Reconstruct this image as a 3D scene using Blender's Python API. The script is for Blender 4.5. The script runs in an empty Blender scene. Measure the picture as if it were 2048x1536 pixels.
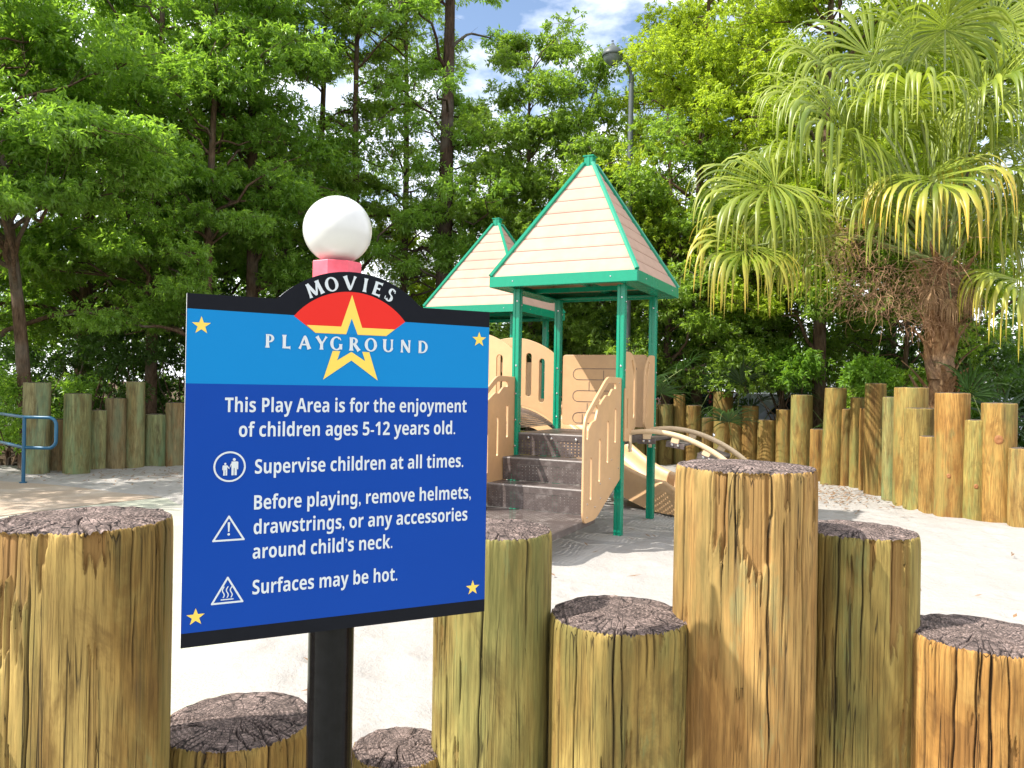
import bpy, math, random
import numpy as np
from math import sin, cos, pi, radians, sqrt, atan2
from mathutils import Vector, Matrix

# ------------------------------------------------------------------ camera, sky, sun, exposure
sc = bpy.context.scene
COL = sc.collection
CAM_H, FOC = 1.5, 1540.0
cd = bpy.data.cameras.new('camera'); cam = bpy.data.objects.new('camera', cd); COL.objects.link(cam)
cd.sensor_width = 36.0; cd.lens = FOC/2048*36.0; cd.clip_start = 0.05; cd.clip_end = 2000
CM = Matrix.Rotation(pi/2+radians(0.15), 4, 'X') @ Matrix.Rotation(radians(1.0), 4, 'Z')
cam.matrix_world = Matrix.Translation((0, 0, CAM_H)) @ CM
sc.camera = cam

SUN_EL, SUN_A = radians(48), radians(16)          # light travels to +X, turned SUN_A away from the camera
SUN_DIR = Vector((-cos(SUN_A)*cos(SUN_EL), -sin(SUN_A)*cos(SUN_EL), sin(SUN_EL)))
sd = bpy.data.lights.new('sun', 'SUN'); sd.energy = 5.0; sd.angle = radians(0.55); sd.color = (1.0, 0.955, 0.89)
so = bpy.data.objects.new('sun', sd); COL.objects.link(so)
so.rotation_euler = (-SUN_DIR).to_track_quat('-Z', 'Y').to_euler()

w = bpy.data.worlds.new('World'); sc.world = w; w.use_nodes = True
wt = w.node_tree; wt.nodes.clear()
def wn(t, **k):
    n = wt.nodes.new(t)
    for a, b in k.items(): setattr(n, a, b)
    return n
sky = wn('ShaderNodeTexSky', sky_type='NISHITA', sun_disc=False, sun_elevation=SUN_EL,
         sun_rotation=math.atan2(SUN_DIR.x, SUN_DIR.y), air_density=1.0, dust_density=1.8, ozone_density=1.2)
bg = wn('ShaderNodeBackground'); bg.inputs['Strength'].default_value = 0.15
out = wn('ShaderNodeOutputWorld'); tc = wn('ShaderNodeTexCoord'); mp = wn('ShaderNodeMapping')
mp.inputs['Scale'].default_value = (1.6, 1.6, 3.4); mp.inputs['Location'].default_value = (0.35, 0.2, 0.1)
nz = wn('ShaderNodeTexNoise'); nz.inputs['Scale'].default_value = 2.2; nz.inputs['Detail'].default_value = 7; nz.inputs['Roughness'].default_value = 0.55
rp = wn('ShaderNodeValToRGB'); rp.color_ramp.elements[0].position = 0.385; rp.color_ramp.elements[1].position = 0.55
mx = wn('ShaderNodeMix', data_type='RGBA'); mx.inputs[7].default_value = (8.8, 9.0, 9.4, 1)
L = wt.links.new
L(tc.outputs['Generated'], mp.inputs['Vector']); L(mp.outputs[0], nz.inputs['Vector']); L(nz.outputs['Fac'], rp.inputs[0])
L(sky.outputs[0], mx.inputs[6]); L(rp.outputs[0], mx.inputs[0]); L(mx.outputs[2], bg.inputs['Color']); L(bg.outputs[0], out.inputs[0])

sc.view_settings.view_transform = 'Standard'; sc.view_settings.look = 'None'
sc.view_settings.exposure = 0.78; sc.view_settings.gamma = 1.0; sc.view_settings.use_curve_mapping = False
sc.render.engine = 'CYCLES'
sc.cycles.max_bounces = 8; sc.cycles.transmission_bounces = 6; sc.cycles.diffuse_bounces = 4

# ------------------------------------------------------------------ plain helpers
CM3 = CM.to_3x3()
def ray(px, py):
    d = CM3 @ Vector(((px-1024)/FOC, -(py-768)/FOC, -1)); return d/d.y
def at(px, py, D): return Vector((0, 0, CAM_H)) + ray(px, py)*D
def gnd(px, py, z=0.0):
    r = ray(px, py); return Vector((0, 0, CAM_H)) + r*((z-CAM_H)/r.z)

def tag(o, label=None, cat=None, group=None, kind=None):
    if label: o['label'] = label
    if cat: o['category'] = cat
    if group: o['group'] = group
    if kind: o['kind'] = kind
    return o
def empty(name, loc=(0, 0, 0), rz=0.0):
    o = bpy.data.objects.new(name, None); COL.objects.link(o); o.location = loc; o.rotation_euler = (0, 0, rz)
    o.empty_display_size = 0.2
    return o
def link(name, me, mats, parent=None):
    o = bpy.data.objects.new(name, me); COL.objects.link(o)
    if parent: o.parent = parent
    if mats is not None and len(me.materials) == 0:
        for m in (mats if isinstance(mats, (list, tuple)) else [mats]): me.materials.append(m)
    return o

class MB:
    """gathers polygons, then links them as one mesh object"""
    def __init__(s): s.v = []; s.f = []; s.m = []
    def poly(s, pts, mi=0):
        b = len(s.v); s.v += [tuple(p) for p in pts]; s.f.append(tuple(range(b, b+len(pts)))); s.m.append(mi)
    def grid(s, rows, mi=0, close_u=False, flip=False):
        b = len(s.v); n = len(rows[0])
        for r in rows: s.v += [tuple(p) for p in r]
        for i in range(len(rows)-1):
            for j in range(n if close_u else n-1):
                k = (j+1) % n
                q = (b+i*n+j, b+i*n+k, b+(i+1)*n+k, b+(i+1)*n+j)
                s.f.append(q[::-1] if flip else q); s.m.append(mi)
    def box(s, c, d, rot=None, mi=0, bev=0.0):
        c = Vector(c); hx, hy, hz = d[0]/2, d[1]/2, d[2]/2
        R = rot or Matrix.Identity(3)
        if bev <= 0:
            P = [c + R @ Vector((x*hx, y*hy, z*hz)) for z in (-1, 1) for y in (-1, 1) for x in (-1, 1)]
            b = len(s.v); s.v += [tuple(p) for p in P]
            for q in ((0, 2, 3, 1), (4, 5, 7, 6), (0, 1, 5, 4), (2, 6, 7, 3), (0, 4, 6, 2), (1, 3, 7, 5)):
                s.f.append(tuple(b+i for i in q)); s.m.append(mi)
        else:
            rows = []
            def ring(z, k): 
                x, y, e = hx-k, hy-k, bev
                return [c + R @ Vector(p+(z,)) for p in ((-x, -y+e), (-x+e, -y), (x-e, -y), (x, -y+e), (x, y-e), (x-e, y), (-x+e, y), (-x, y-e))]
            rows = [ring(-hz, bev*.6), ring(-hz+bev*.6, 0), ring(hz-bev*.6, 0), ring(hz, bev*.6)]
            s.grid(rows, mi, True); s.poly(rows[0][::-1], mi); s.poly(rows[-1], mi)
    def tube(s, pts, rad, n=8, mi=0, cap=True):
        pts = [Vector(p) for p in pts]
        if not hasattr(rad, '__len__'): rad = [rad]*len(pts)
        rows = []; up = None
        for i, p in enumerate(pts):
            t = (pts[min(i+1, len(pts)-1)] - pts[max(i-1, 0)]).normalized()
            if up is None: up = Vector((0, 0, 1)) if abs(t.z) < .9 else Vector((1, 0, 0))
            a = t.cross(up).normalized(); up = a.cross(t).normalized()
            rows.append([p + (a*cos(2*pi*k/n) + up*sin(2*pi*k/n))*rad[i] for k in range(n)])
        s.grid(rows, mi, True, True)
        if cap: s.poly(rows[0], mi); s.poly(rows[-1][::-1], mi)
    def prism(s, pts2, axis_fn, t, mi=0):
        """extrude a 2-D outline; axis_fn(u, v, w) gives the 3-D point, w runs 0..t"""
        a = [axis_fn(u, v, 0) for u, v in pts2]; b = [axis_fn(u, v, t) for u, v in pts2]
        s.poly(a, mi); s.poly(b[::-1], mi)
        n = len(a)
        for i in range(n): s.poly([a[i], b[i], b[(i+1) % n], a[(i+1) % n]], mi)
    def build(s, name, mats, parent=None, smooth=False, weld=False):
        me = bpy.data.meshes.new(name); me.from_pydata(s.v, [], s.f)
        for m in (mats if isinstance(mats, (list, tuple)) else [mats]): me.materials.append(m)
        me.polygons.foreach_set('material_index', s.m)
        if smooth: me.polygons.foreach_set('use_smooth', [True]*len(s.f))
        if weld:
            import bmesh
            bm = bmesh.new(); bm.from_mesh(me); bmesh.ops.remove_doubles(bm, verts=bm.verts, dist=1e-5)
            bmesh.ops.recalc_face_normals(bm, faces=bm.faces); bm.to_mesh(me); bm.free()
        me.update()
        return link(name, me, None, parent)

def np_mesh(name, V, F, attrs=None, smooth=False, matidx=None):
    me = bpy.data.meshes.new(name); V = np.asarray(V, np.float32); F = np.asarray(F, np.int32)
    k = F.shape[1]
    me.vertices.add(len(V)); me.vertices.foreach_set('co', V.ravel())
    me.loops.add(F.size); me.loops.foreach_set('vertex_index', F.ravel())
    me.polygons.add(len(F)); me.polygons.foreach_set('loop_start', np.arange(len(F), dtype=np.int32)*k)
    me.polygons.foreach_set('loop_total', np.full(len(F), k, np.int32))
    if smooth: me.polygons.foreach_set('use_smooth', np.ones(len(F), bool))
    if matidx is not None: me.polygons.foreach_set('material_index', np.asarray(matidx, np.int32))
    for an, av in (attrs or {}).items():
        a = me.attributes.new(an, 'FLOAT', 'POINT'); a.data.foreach_set('value', np.asarray(av, np.float32))
    me.update(calc_edges=True); me.validate()
    return me

# ------------------------------------------------------------------ material helpers
class NT:
    def __init__(s, name):
        s.m = bpy.data.materials.new(name); s.m.use_nodes = True; s.t = s.m.node_tree; s.t.nodes.clear()
        s.out = s.t.nodes.new('ShaderNodeOutputMaterial')
    def n(s, typ, props=None, **inp):
        nd = s.t.nodes.new('ShaderNode'+typ)
        for a, b in (props or {}).items(): setattr(nd, a, b)
        for a, b in inp.items():
            a = a.replace('_', ' ')
            k = nd.inputs[int(a[1:])] if (a[0] == 'i' and a[1:].isdigit()) else nd.inputs[a]
            s.set(k, b)
        return nd
    def set(s, k, b):
        if isinstance(b, bpy.types.NodeSocket): s.t.links.new(b, k)
        elif isinstance(b, bpy.types.Node): s.t.links.new(b.outputs[0], k)
        elif isinstance(b, (tuple, list)) and len(b) == 3 and k.type == 'RGBA': k.default_value = (*b, 1)
        else: k.default_value = b
    def obj(s, scale=(1, 1, 1), loc=(0, 0, 0)):
        t = s.n('TexCoord'); return s.n('Mapping', None, Vector=t.outputs['Object'], Scale=scale, Location=loc).outputs[0]
    def noise(s, vec, scale, detail=3, rough=.5, dist=0.0):
        return s.n('TexNoise', None, Vector=vec, Scale=scale, Detail=detail, Roughness=rough, Distortion=dist).outputs['Fac']
    def ramp(s, fac, stops, interp='LINEAR'):
        r = s.n('ValToRGB', None, Fac=fac); cr = r.color_ramp; cr.interpolation = interp
        while len(cr.elements) > 1: cr.elements.remove(cr.elements[-1])
        for i, (p, c) in enumerate(stops):
            e = cr.elements[0] if i == 0 else cr.elements.new(p)
            e.position = p; e.color = (*c, 1) if hasattr(c, '__len__') else (c, c, c, 1)
        return r.outputs[0]
    def mix(s, fac, a, b, mode='MIX'):
        nd = s.n('Mix', dict(data_type='RGBA', blend_type=mode)); s.set(nd.inputs[0], fac); s.set(nd.inputs[6], a); s.set(nd.inputs[7], b)
        return nd.outputs[2]
    def math(s, op, a, b=0.0, c=0.0):
        nd = s.n('Math', dict(operation=op)); s.set(nd.inputs[0], a); s.set(nd.inputs[1], b)
        s.set(nd.inputs[2], c); return nd.outputs[0]
    def attr(s, name, which='Fac'): return s.n('Attribute', dict(attribute_name=name)).outputs[which]
    def rnd(s): return s.n('ObjectInfo').outputs['Random']
    def bump(s, h, strength=.3, dist=.01, normal=None):
        b = s.n('Bump', None, Height=h, Strength=strength, Distance=dist)
        if normal is not None: s.set(b.inputs['Normal'], normal)
        return b.outputs[0]
    def principled(s, col, rough=.6, bump=None, **k):
        p = s.n('BsdfPrincipled'); s.set(p.inputs['Base Color'], col); s.set(p.inputs['Roughness'], rough)
        if bump is not None: s.set(p.inputs['Normal'], bump)
        for a, b in k.items(): s.set(p.inputs[a.replace('_', ' ')], b)
        return p.outputs[0]
    def done(s, shader):
        s.t.links.new(shader, s.out.inputs[0]); return s.m

def paint(name, col, rough=.4, speck=.06, scale=14, bump=.05, spec=.5, dirt=None):
    t = NT(name); v = t.obj()
    n = t.noise(v, scale, 5, .65); n2 = t.noise(v, scale*.2, 3)
    c = t.mix(t.ramp(n, [(.3, 0), (.75, 1)]), tuple(x*(1-speck) for x in col), tuple(min(1, x*(1+speck)) for x in col))
    if dirt: c = t.mix(t.ramp(n2, [(.5, 0), (.72, .55)]), c, dirt)
    return t.done(t.principled(c, t.ramp(n2, [(.3, rough*.85), (.7, min(1, rough*1.15))]), t.bump(n, bump, .002), Specular_IOR_Level=spec))

def leaf_mat(name, c0, c1, tr, trans=.35, rough=.42, tip=None):
    t = NT(name); r = t.attr('var')
    c = t.mix(r, c0, c1)
    rr = t.rnd(); c = t.mix(t.math('MULTIPLY', rr, .25), c, tuple(x*1.35 for x in c1))
    tc_ = t.mix(r, tr, tuple(x*1.2 for x in tr))
    if tip:
        y = t.attr('tipmask'); c = t.mix(y, c, tip); tc_ = t.mix(y, tc_, tip)
    p = t.principled(c, rough, Specular_IOR_Level=.45)
    tl = t.n('BsdfTranslucent', None, Color=tc_).outputs[0]
    ms = t.n('MixShader', None, Fac=trans); s = t.t
    s.links.new(p, ms.inputs[1]); s.links.new(tl, ms.inputs[2])
    return t.done(ms.outputs[0])

def wood_side(name, cols, stretch=(9, 9, .9), knots=True, green=(.25, .31, .16), detail=1.0, hairk=.5, figs=.55):
    """round timber: long grain, contour figure, green treatment stain; the object colour tints each log"""
    t = NT(name); oi = t.n('ObjectInfo'); loc = t.math('MULTIPLY', oi.outputs['Random'], 37.0)
    tc = t.n('TexCoord'); add = t.n('VectorMath', dict(operation='ADD'), i0=tc.outputs['Object'])
    t.set(add.inputs[1], t.n('CombineXYZ', None, X=loc, Y=loc, Z=loc).outputs[0])
    v = add.outputs[0]
    vs = t.n('Mapping', None, Vector=v, Scale=stretch).outputs[0]
    fine = t.n('Mapping', None, Vector=v, Scale=(115, 115, 5.5)).outputs[0]
    big = t.noise(vs, .9, 4, .6, .6)
    fig = t.math('SINE', t.math('MULTIPLY', t.noise(vs, figs, 2, .4, .4), 95.0))
    fig = t.math('MULTIPLY_ADD', fig, .5, .5)
    fib = t.noise(fine, 1.0, 4, .7)
    c = t.ramp(big, [(.25, cols[0]), (.42, cols[1]), (.58, cols[2]), (.75, cols[3])])
    c = t.mix(t.math('MULTIPLY', fig, .42), c, tuple(x*.5 for x in cols[1]))
    pat = t.noise(t.n('Mapping', None, Vector=v, Scale=(5, 5, 2.2), Location=(7, 2, 5)).outputs[0], 1.0, 6, .7, .8)
    c = t.mix(t.ramp(pat, [(.50, 0), (.60, .6)]), c, cols[3]); c = t.mix(t.ramp(pat, [(.36, .6), (.46, 0)]), c, cols[0])
    c = t.mix(t.ramp(fib, [(.35, .55), (.55, 0)]), c, tuple(x*.45 for x in cols[0]))
    gm = t.ramp(t.noise(t.n('Mapping', None, Vector=v, Scale=(5, 5, 1.1), Location=(3, 5, 1)).outputs[0], 1.0, 5, .65), [(.48, 0), (.62, .5)])
    c = t.mix(gm, c, green)
    g2 = t.ramp(t.noise(t.n('Mapping', None, Vector=v, Scale=(8, 8, 2.0), Location=(11, 2, 3)).outputs[0], 1.0, 6, .7), [(.60, 0), (.68, .38)])
    c = t.mix(g2, c, (.19, .27, .155))
    st = t.ramp(t.noise(t.n('Mapping', None, Vector=v, Scale=(16, 16, .8), Location=(1, 2, 9)).outputs[0], 1.0, 5, .7), [(.62, 0), (.74, .8)])
    c = t.mix(st, c, (.07, .055, .04))
    c = t.mix(1.0, c, oi.outputs['Color'], 'MULTIPLY')
    def hair(sx, sz, off, wd):
        q = t.noise(t.n('Mapping', None, Vector=v, Scale=(sx, sx, sz), Location=off).outputs[0], 1.0, 2, .5)
        return t.ramp(t.math('ABSOLUTE', t.math('SUBTRACT', q, .5)), [(0, 1), (wd, 0)])
    gate = t.ramp(t.noise(t.n('Mapping', None, Vector=v, Scale=(7, 7, 1.6), Location=(4, 4, 4)).outputs[0], 1.0, 3, .6), [(.45, 0), (.55, 1)])
    hl = t.math('MULTIPLY', t.math('MAXIMUM', hair(26, .55, (0, 3, 1), .006), hair(55, .9, (8, 1, 2), .006)), gate)
    hl = t.math('MULTIPLY', hl, hairk)
    c = t.mix(t.math('MULTIPLY', hl, .85), c, (.05, .035, .02))
    pk = t.attr('peel'); ck = t.attr('crack')
    c = t.mix(t.math('MULTIPLY', pk, .7), c, (.23, .115, .038))
    c = t.mix(ck, c, (.03, .022, .016))
    h = t.math('ADD', t.math('MULTIPLY', fib, .7), t.math('MULTIPLY', fig, .35)); h = t.math('SUBTRACT', h, t.math('MULTIPLY', hl, 1.5))
    return t.done(t.principled(c, .78, t.bump(h, .75*detail, .004), Specular_IOR_Level=.25))

def wood_top(name, c0, c1, k=1.0):
    """weathered end grain: growth rings, radial checks, blocky surface"""
    t = NT(name); v = t.obj()
    sp = t.n('SeparateXYZ', None, Vector=v); nzz = t.noise(v, 5.5, 4, .6, .6)
    r = t.math('SQRT', t.math('ADD', t.math('MULTIPLY', sp.outputs[0], sp.outputs[0]), t.math('MULTIPLY', sp.outputs[1], sp.outputs[1])))
    r = t.math('ADD', r, t.math('MULTIPLY', nzz, .045))
    a = t.math('ARCTAN2', sp.outputs[1], sp.outputs[0])
    rr = t.math('MULTIPLY', r, 120.0*k); aa = t.math('MULTIPLY', a, t.math('MULTIPLY_ADD', r, 62.0, 2.5))
    q = t.n('CombineXYZ', None, X=rr, Y=aa, Z=0.0).outputs[0]
    ed = t.n('TexVoronoi', dict(feature='DISTANCE_TO_EDGE'), Vector=q, Scale=1.0, Randomness=.75).outputs['Distance']
    cl = t.n('TexVoronoi', None, Vector=q, Scale=1.0, Randomness=.75).outputs['Color']
    crackm = t.ramp(ed, [(.02, 0), (.13, 1)])
    q2 = t.n('CombineXYZ', None, X=t.math('MULTIPLY', r, 9.0), Y=t.math('MULTIPLY', a, 5.5), Z=2.0).outputs[0]
    e2 = t.ramp(t.n('TexVoronoi', dict(feature='DISTANCE_TO_EDGE'), Vector=q2, Scale=1.0, Randomness=1.0).outputs['Distance'], [(.008, 0), (.045, 1)])
    c = t.mix(t.n('SeparateColor', None, Color=cl).outputs[0], c0, c1)
    c = t.mix(t.ramp(t.noise(v, 14, 5, .7), [(.45, 0), (.7, .7)]), c, tuple(x*1.5 for x in c1))
    sp2 = t.ramp(t.noise(v, 60, 3, .7), [(.70, 0), (.76, .7)])
    c = t.mix(sp2, c, (.42, .36, .31))
    c = t.mix(t.math('MULTIPLY_ADD', crackm, .55, .45), (.03, .024, .022), c); c = t.mix(e2, (.010, .008, .008), c)
    c = t.mix(t.attr('crack'), c, (.012, .01, .01))
    ring = t.math('SINE', t.math('MULTIPLY', r, 560.0)); c = t.mix(t.ramp(ring, [(.0, .5), (.6, 0)]), c, tuple(x*.35 for x in c0))
    h = t.math('MULTIPLY', crackm, e2); h = t.math('ADD', h, t.math('MULTIPLY', ring, .35)); h = t.math('ADD', h, t.math('MULTIPLY', t.noise(v, 120, 3), .15))
    return t.done(t.principled(c, .85, t.bump(h, .55, .003), Specular_IOR_Level=.2))

M = {}
M['beige'] = paint('beige_plastic', (.55, .335, .165), .45, .07, 9, .06, dirt=(.45, .28, .16))
M['roofb'] = paint('roof_plastic', (.46, .305, .235), .68, .09, 7, .14, spec=.15, dirt=(.39, .25, .20))
M['green'] = paint('green_powder_coat', (.0, .245, .135), .26, .06, 20, .03)
M['dk'] = paint('brown_coated_steel', (.075, .056, .050), .5, .25, 60, .25, dirt=(.20, .17, .155))
M['steel'] = paint('bolt_steel', (.55, .55, .55), .25, .05)
M['steel'].node_tree.nodes['Principled BSDF'].inputs['Metallic'].default_value = 1.0
M['dk_sheen'] = paint('sun_sheen_brown_coating', (.21, .185, .17), .5, .25, 60, .25)  # sun sheen on the tread noses, painted in as a paler brown
M['rail'] = paint('tan_rail_tube', (.58, .43, .26), .35)
M['white'] = paint('white_plastic_globe', (.60, .595, .575), .20, .02, 30, .03)
M['pink'] = paint('faded_red_collar', (.72, .09, .13), .5, .22, 35, .12, dirt=(.72, .22, .26))
M['black'] = paint('black_gloss_paint', (.006, .006, .007), .14, .3, 40, .02, spec=.14)
M['sblack'] = paint('sign_black', (.008, .009, .013), .5, .1, 30, .02, spec=.08)
M['edge'] = paint('sign_edge', (.62, .62, .66), .4)
M['lblue'] = paint('print_light_blue', (.0, .19, .48), .40, .03, 3, .01, spec=.16)
M['dblue'] = paint('print_dark_blue', (.0, .044, .295), .40, .03, 3, .01, spec=.16)
M['yellow'] = paint('print_yellow', (.78, .56, .10), .42, .02, 5, .01, spec=.16)
M['red'] = paint('print_red', (.66, .022, .014), .42, .03, 5, .01, spec=.16)
M['print'] = paint('print_white', (.56, .60, .625), .45, .02, 5, .01, spec=.16)
M['hrail'] = paint('blue_handrail_paint', (.008, .085, .165), .35)
M['lamp'] = paint('grey_lamp_post', (.07, .085, .085), .5)
M['lens'] = paint('lamp_lens', (.14, .165, .165), .3)
M['carw'] = paint('white_car_paint', (.62, .67, .75), .15); M['carr'] = paint('red_car_paint', (.42, .02, .02), .18)
M['carg'] = paint('car_glass', (.02, .03, .04), .05); M['tyre'] = paint('tyre_rubber', (.02, .02, .02), .8)
M['wood'] = wood_side('timber_side', [(.15, .085, .032), (.30, .19, .07), (.44, .30, .125), (.34, .26, .11)], figs=.75, green=(.20, .25, .12))
M['woodf'] = wood_side('near_timber_side', [(.13, .072, .026), (.31, .195, .068), (.46, .325, .13), (.33, .25, .10)], stretch=(6.5, 6.5, 1.3), green=(.125, .135, .055), detail=1.3, hairk=1.0)
M['top'] = wood_top('near_timber_end_grain', (.13, .098, .086), (.29, .215, .185))
M['topf'] = wood_top('timber_end_grain', (.10, .08, .065), (.2, .15, .11))
def bark(name, c0, c1):
    t = NT(name); v = t.obj((7, 7, 1.6)); n = t.noise(v, 3, 6, .7); n2 = t.noise(t.obj((1, 1, 1)), 1.2, 4)
    c = t.mix(t.ramp(n, [(.35, 0), (.65, 1)]), c0, c1); c = t.mix(t.ramp(n2, [(.5, 0), (.65, .5)]), c, (.20, .19, .16))
    return t.done(t.principled(c, .9, t.bump(n, 1.0, .03), Specular_IOR_Level=.1))
M['bark'] = bark('bark_brown', (.055, .035, .022), (.17, .11, .07))
M['pineb'] = bark('bark_pine', (.030, .019, .014), (.085, .055, .038))
M['palmb'] = bark('palm_boot', (.17, .075, .032), (.46, .28, .14))
M['fibre'] = paint('palm_fibre', (.38, .22, .12), .9, .3, 40)
M['petiole'] = paint('palm_petiole', (.25, .30, .10), .5, .2)
M['leafA'] = leaf_mat('oak_leaf', (.06, .14, .022), (.21, .34, .06), (.36, .60, .045), .46, .30)
M['leafB'] = leaf_mat('light_green_leaf', (.13, .21, .015), (.33, .42, .04), (.55, .70, .04), .45)
M['leafM'] = leaf_mat('mid_green_leaf', (.06, .12, .02), (.20, .29, .05), (.38, .58, .045), .45)
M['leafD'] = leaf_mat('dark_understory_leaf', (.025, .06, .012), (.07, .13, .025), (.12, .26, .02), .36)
M['leafF'] = leaf_mat('far_wood_leaf', (.03, .07, .015), (.11, .18, .03), (.22, .38, .03), .4)
M['leafS'] = leaf_mat('bright_shrub_leaf', (.06, .14, .015), (.17, .31, .04), (.28, .50, .03), .40)
M['needle'] = leaf_mat('pine_needle', (.03, .075, .02), (.06, .13, .03), (.1, .2, .03), .2)
M['frond'] = leaf_mat('palm_frond', (.075, .13, .014), (.29, .34, .045), (.42, .54, .04), .30, .36, tip=(.72, .46, .06))
M['pfrond'] = leaf_mat('palmetto_frond', (.014, .04, .010), (.04, .085, .02), (.05, .13, .015), .25, .4, tip=(.2, .12, .04))
M['deadf'] = leaf_mat('dead_frond', (.24, .13, .06), (.42, .27, .14), (.35, .2, .08), .15, .8)
M['petal'] = leaf_mat('red_petal', (.5, .01, .03), (.7, .03, .05), (.6, .02, .03), .3)

# ------------------------------------------------------------------ ground
def sand_mat():
    t = NT('white_sand'); v = t.obj()
    n1 = t.noise(v, 1.1, 4, .6); n2 = t.noise(v, 16, 6, .7); n3 = t.noise(v, 160, 3, .6)
    c = t.mix(n1, (.315, .295, .27), (.385, .365, .335))
    c = t.mix(t.ramp(n2, [(.36, .5), (.5, 0)]), c, (.34, .30, .26))
    lit = t.ramp(t.noise(t.obj((1, 2.2, 1)), 26, 4, .8), [(.64, 0), (.69, .75)])
    zone = t.ramp(t.noise(v, .55, 3), [(.42, .15), (.62, 1)])
    c = t.mix(t.math('MULTIPLY', lit, zone), c, (.22, .15, .09))
    h = t.math('ADD', t.math('MULTIPLY', n2, .8), t.math('MULTIPLY', n3, .15))
    return t.done(t.principled(c, .95, t.bump(h, .85, .03), Specular_IOR_Level=.1))
M['sand'] = sand_mat()
def pave_mat(name, a, b, sc_=90):
    t = NT(name); v = t.obj(); n = t.noise(v, sc_, 4, .8); n2 = t.noise(v, 1.4, 5, .6)
    c = t.mix(t.ramp(n, [(.35, 0), (.65, 1)]), a, b); c = t.mix(t.ramp(n2, [(.48, 0), (.66, .45)]), c, (.55, .5, .44))
    return t.done(t.principled(c, .9, t.bump(n, .3, .003), Specular_IOR_Level=.2))
M['agg'] = pave_mat('pale_aggregate', (.24, .25, .19), (.46, .46, .37))
M['tan'] = pave_mat('tan_concrete', (.34, .26, .19), (.42, .33, .25), 60)
def litter_mat():
    t = NT('forest_floor'); v = t.obj(); n = t.noise(v, 9, 6, .75); n2 = t.noise(v, 60, 3, .7)
    c = t.ramp(n, [(.3, (.03, .022, .014)), (.5, (.09, .06, .035)), (.68, (.16, .12, .07))])
    return t.done(t.principled(c, .95, t.bump(t.math('ADD', n, n2), .9, .04), Specular_IOR_Level=.1))
M['litter'] = litter_mat()

rs = np.random.RandomState(7)
def smooth_noise(xy, seed, scale, octaves=3):
    r = np.random.RandomState(seed); z = np.zeros(len(xy)); amp = 1.0
    for o in range(octaves):
        for k in range(5):
            a = r.rand()*2*pi; f = scale*(2**o)*(.7+.6*r.rand()); ph = r.rand()*2*pi
            z += amp*np.sin((xy[:, 0]*cos(a)+xy[:, 1]*sin(a))*f+ph)/5
        amp *= .5
    return z
mb = MB(); mb.poly([(-300, -60, -.06), (300, -60, -.06), (300, 600, -.06), (-300, 600, -.06)])
tag(mb.build('ground', M['litter']), kind='structure')

# sand sheet: inside the fence
SAND = [(-1.25, 1.2), (-1.15, 2.6), (-1.0, 3.2), (-1.5, 4.1), (-1.55, 5.2), (-2.1, 6.6), (-3.2, 8.4), (-4.4, 9.85), (-5.3, 10.35), (-6.6, 10.9), (-8.5, 11.6), (-9.5, 12.2),
        (-9.5, 13.4), (-7.0, 13.0), (-5.0, 14.3), (-2.0, 15.9), (1.5, 16.5), (3.8, 15.6), (5.4, 13.4), (6.1, 11.0), (6.4, 9.0), (6.5, 5.0), (5.5, 1.2)]
def inside(P, poly):
    x, y = P[:, 0], P[:, 1]; r = np.zeros(len(P), bool); n = len(poly); j = n-1
    for i in range(n):
        xi, yi = poly[i]; xj, yj = poly[j]
        c = ((yi > y) != (yj > y)) & (x < (xj-xi)*(y-yi)/(yj-yi+1e-12)+xi); r ^= c; j = i
    return r
nx, ny = 380, 350
gx, gy = np.meshgrid(np.linspace(-9.6, 6.7, nx), np.linspace(1.1, 16.6, ny))
P2 = np.c_[gx.ravel(), gy.ravel()]
wob = P2 + np.c_[smooth_noise(P2, 3, 2.5)*.07, smooth_noise(P2, 4, 2.5)*.07]
def sdist(P, poly):
    best = np.full(len(P), 1e9); n = len(poly)
    for i in range(n):
        a = np.array(poly[i]); c_ = np.array(poly[(i+1) % n])-a; t_ = np.clip(((P-a)@c_)/(c_@c_), 0, 1); best = np.minimum(best, np.linalg.norm(P-a-t_[:, None]*c_, axis=1))
    return np.where(inside(P, poly), best, -best)
dS = sdist(wob, SAND)
hz = .016 + smooth_noise(P2, 11, 2.4, 4)*.012 + smooth_noise(P2, 12, 12, 3)*.014
foot = np.random.RandomState(77)
for k in range(900):       # trampled dents with small raised rims
    cx_, cy_ = foot.uniform(-6, 6), foot.uniform(2, 14); s_ = foot.uniform(.05, .11)
    m_ = np.where((np.abs(P2[:, 0]-cx_) < .4) & (np.abs(P2[:, 1]-cy_) < .4))[0]
    q_ = ((P2[m_, 0]-cx_)**2+(P2[m_, 1]-cy_)**2)/s_**2; hz[m_] += -.016*np.exp(-q_)+.007*np.exp(-(np.sqrt(q_)-1.6)**2*3)
hz = hz*np.clip(dS/.25+.35, 0, 1) - np.clip(-dS/.30, 0, 1)*.05 - .012*np.clip(1-dS/.3, 0, 1)
idx = np.arange(nx*ny).reshape(ny, nx); kp = (dS > -.30).reshape(ny, nx)
keep = kp[:-1, :-1] & kp[1:, :-1] & kp[:-1, 1:] & kp[1:, 1:]
F = np.stack([idx[:-1, :-1][keep], idx[:-1, 1:][keep], idx[1:, 1:][keep], idx[1:, :-1][keep]], 1)
me = np_mesh('sand', np.c_[P2, hz], F, smooth=True)
tag(link('sand', me, M['sand']), kind='structure')

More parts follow.
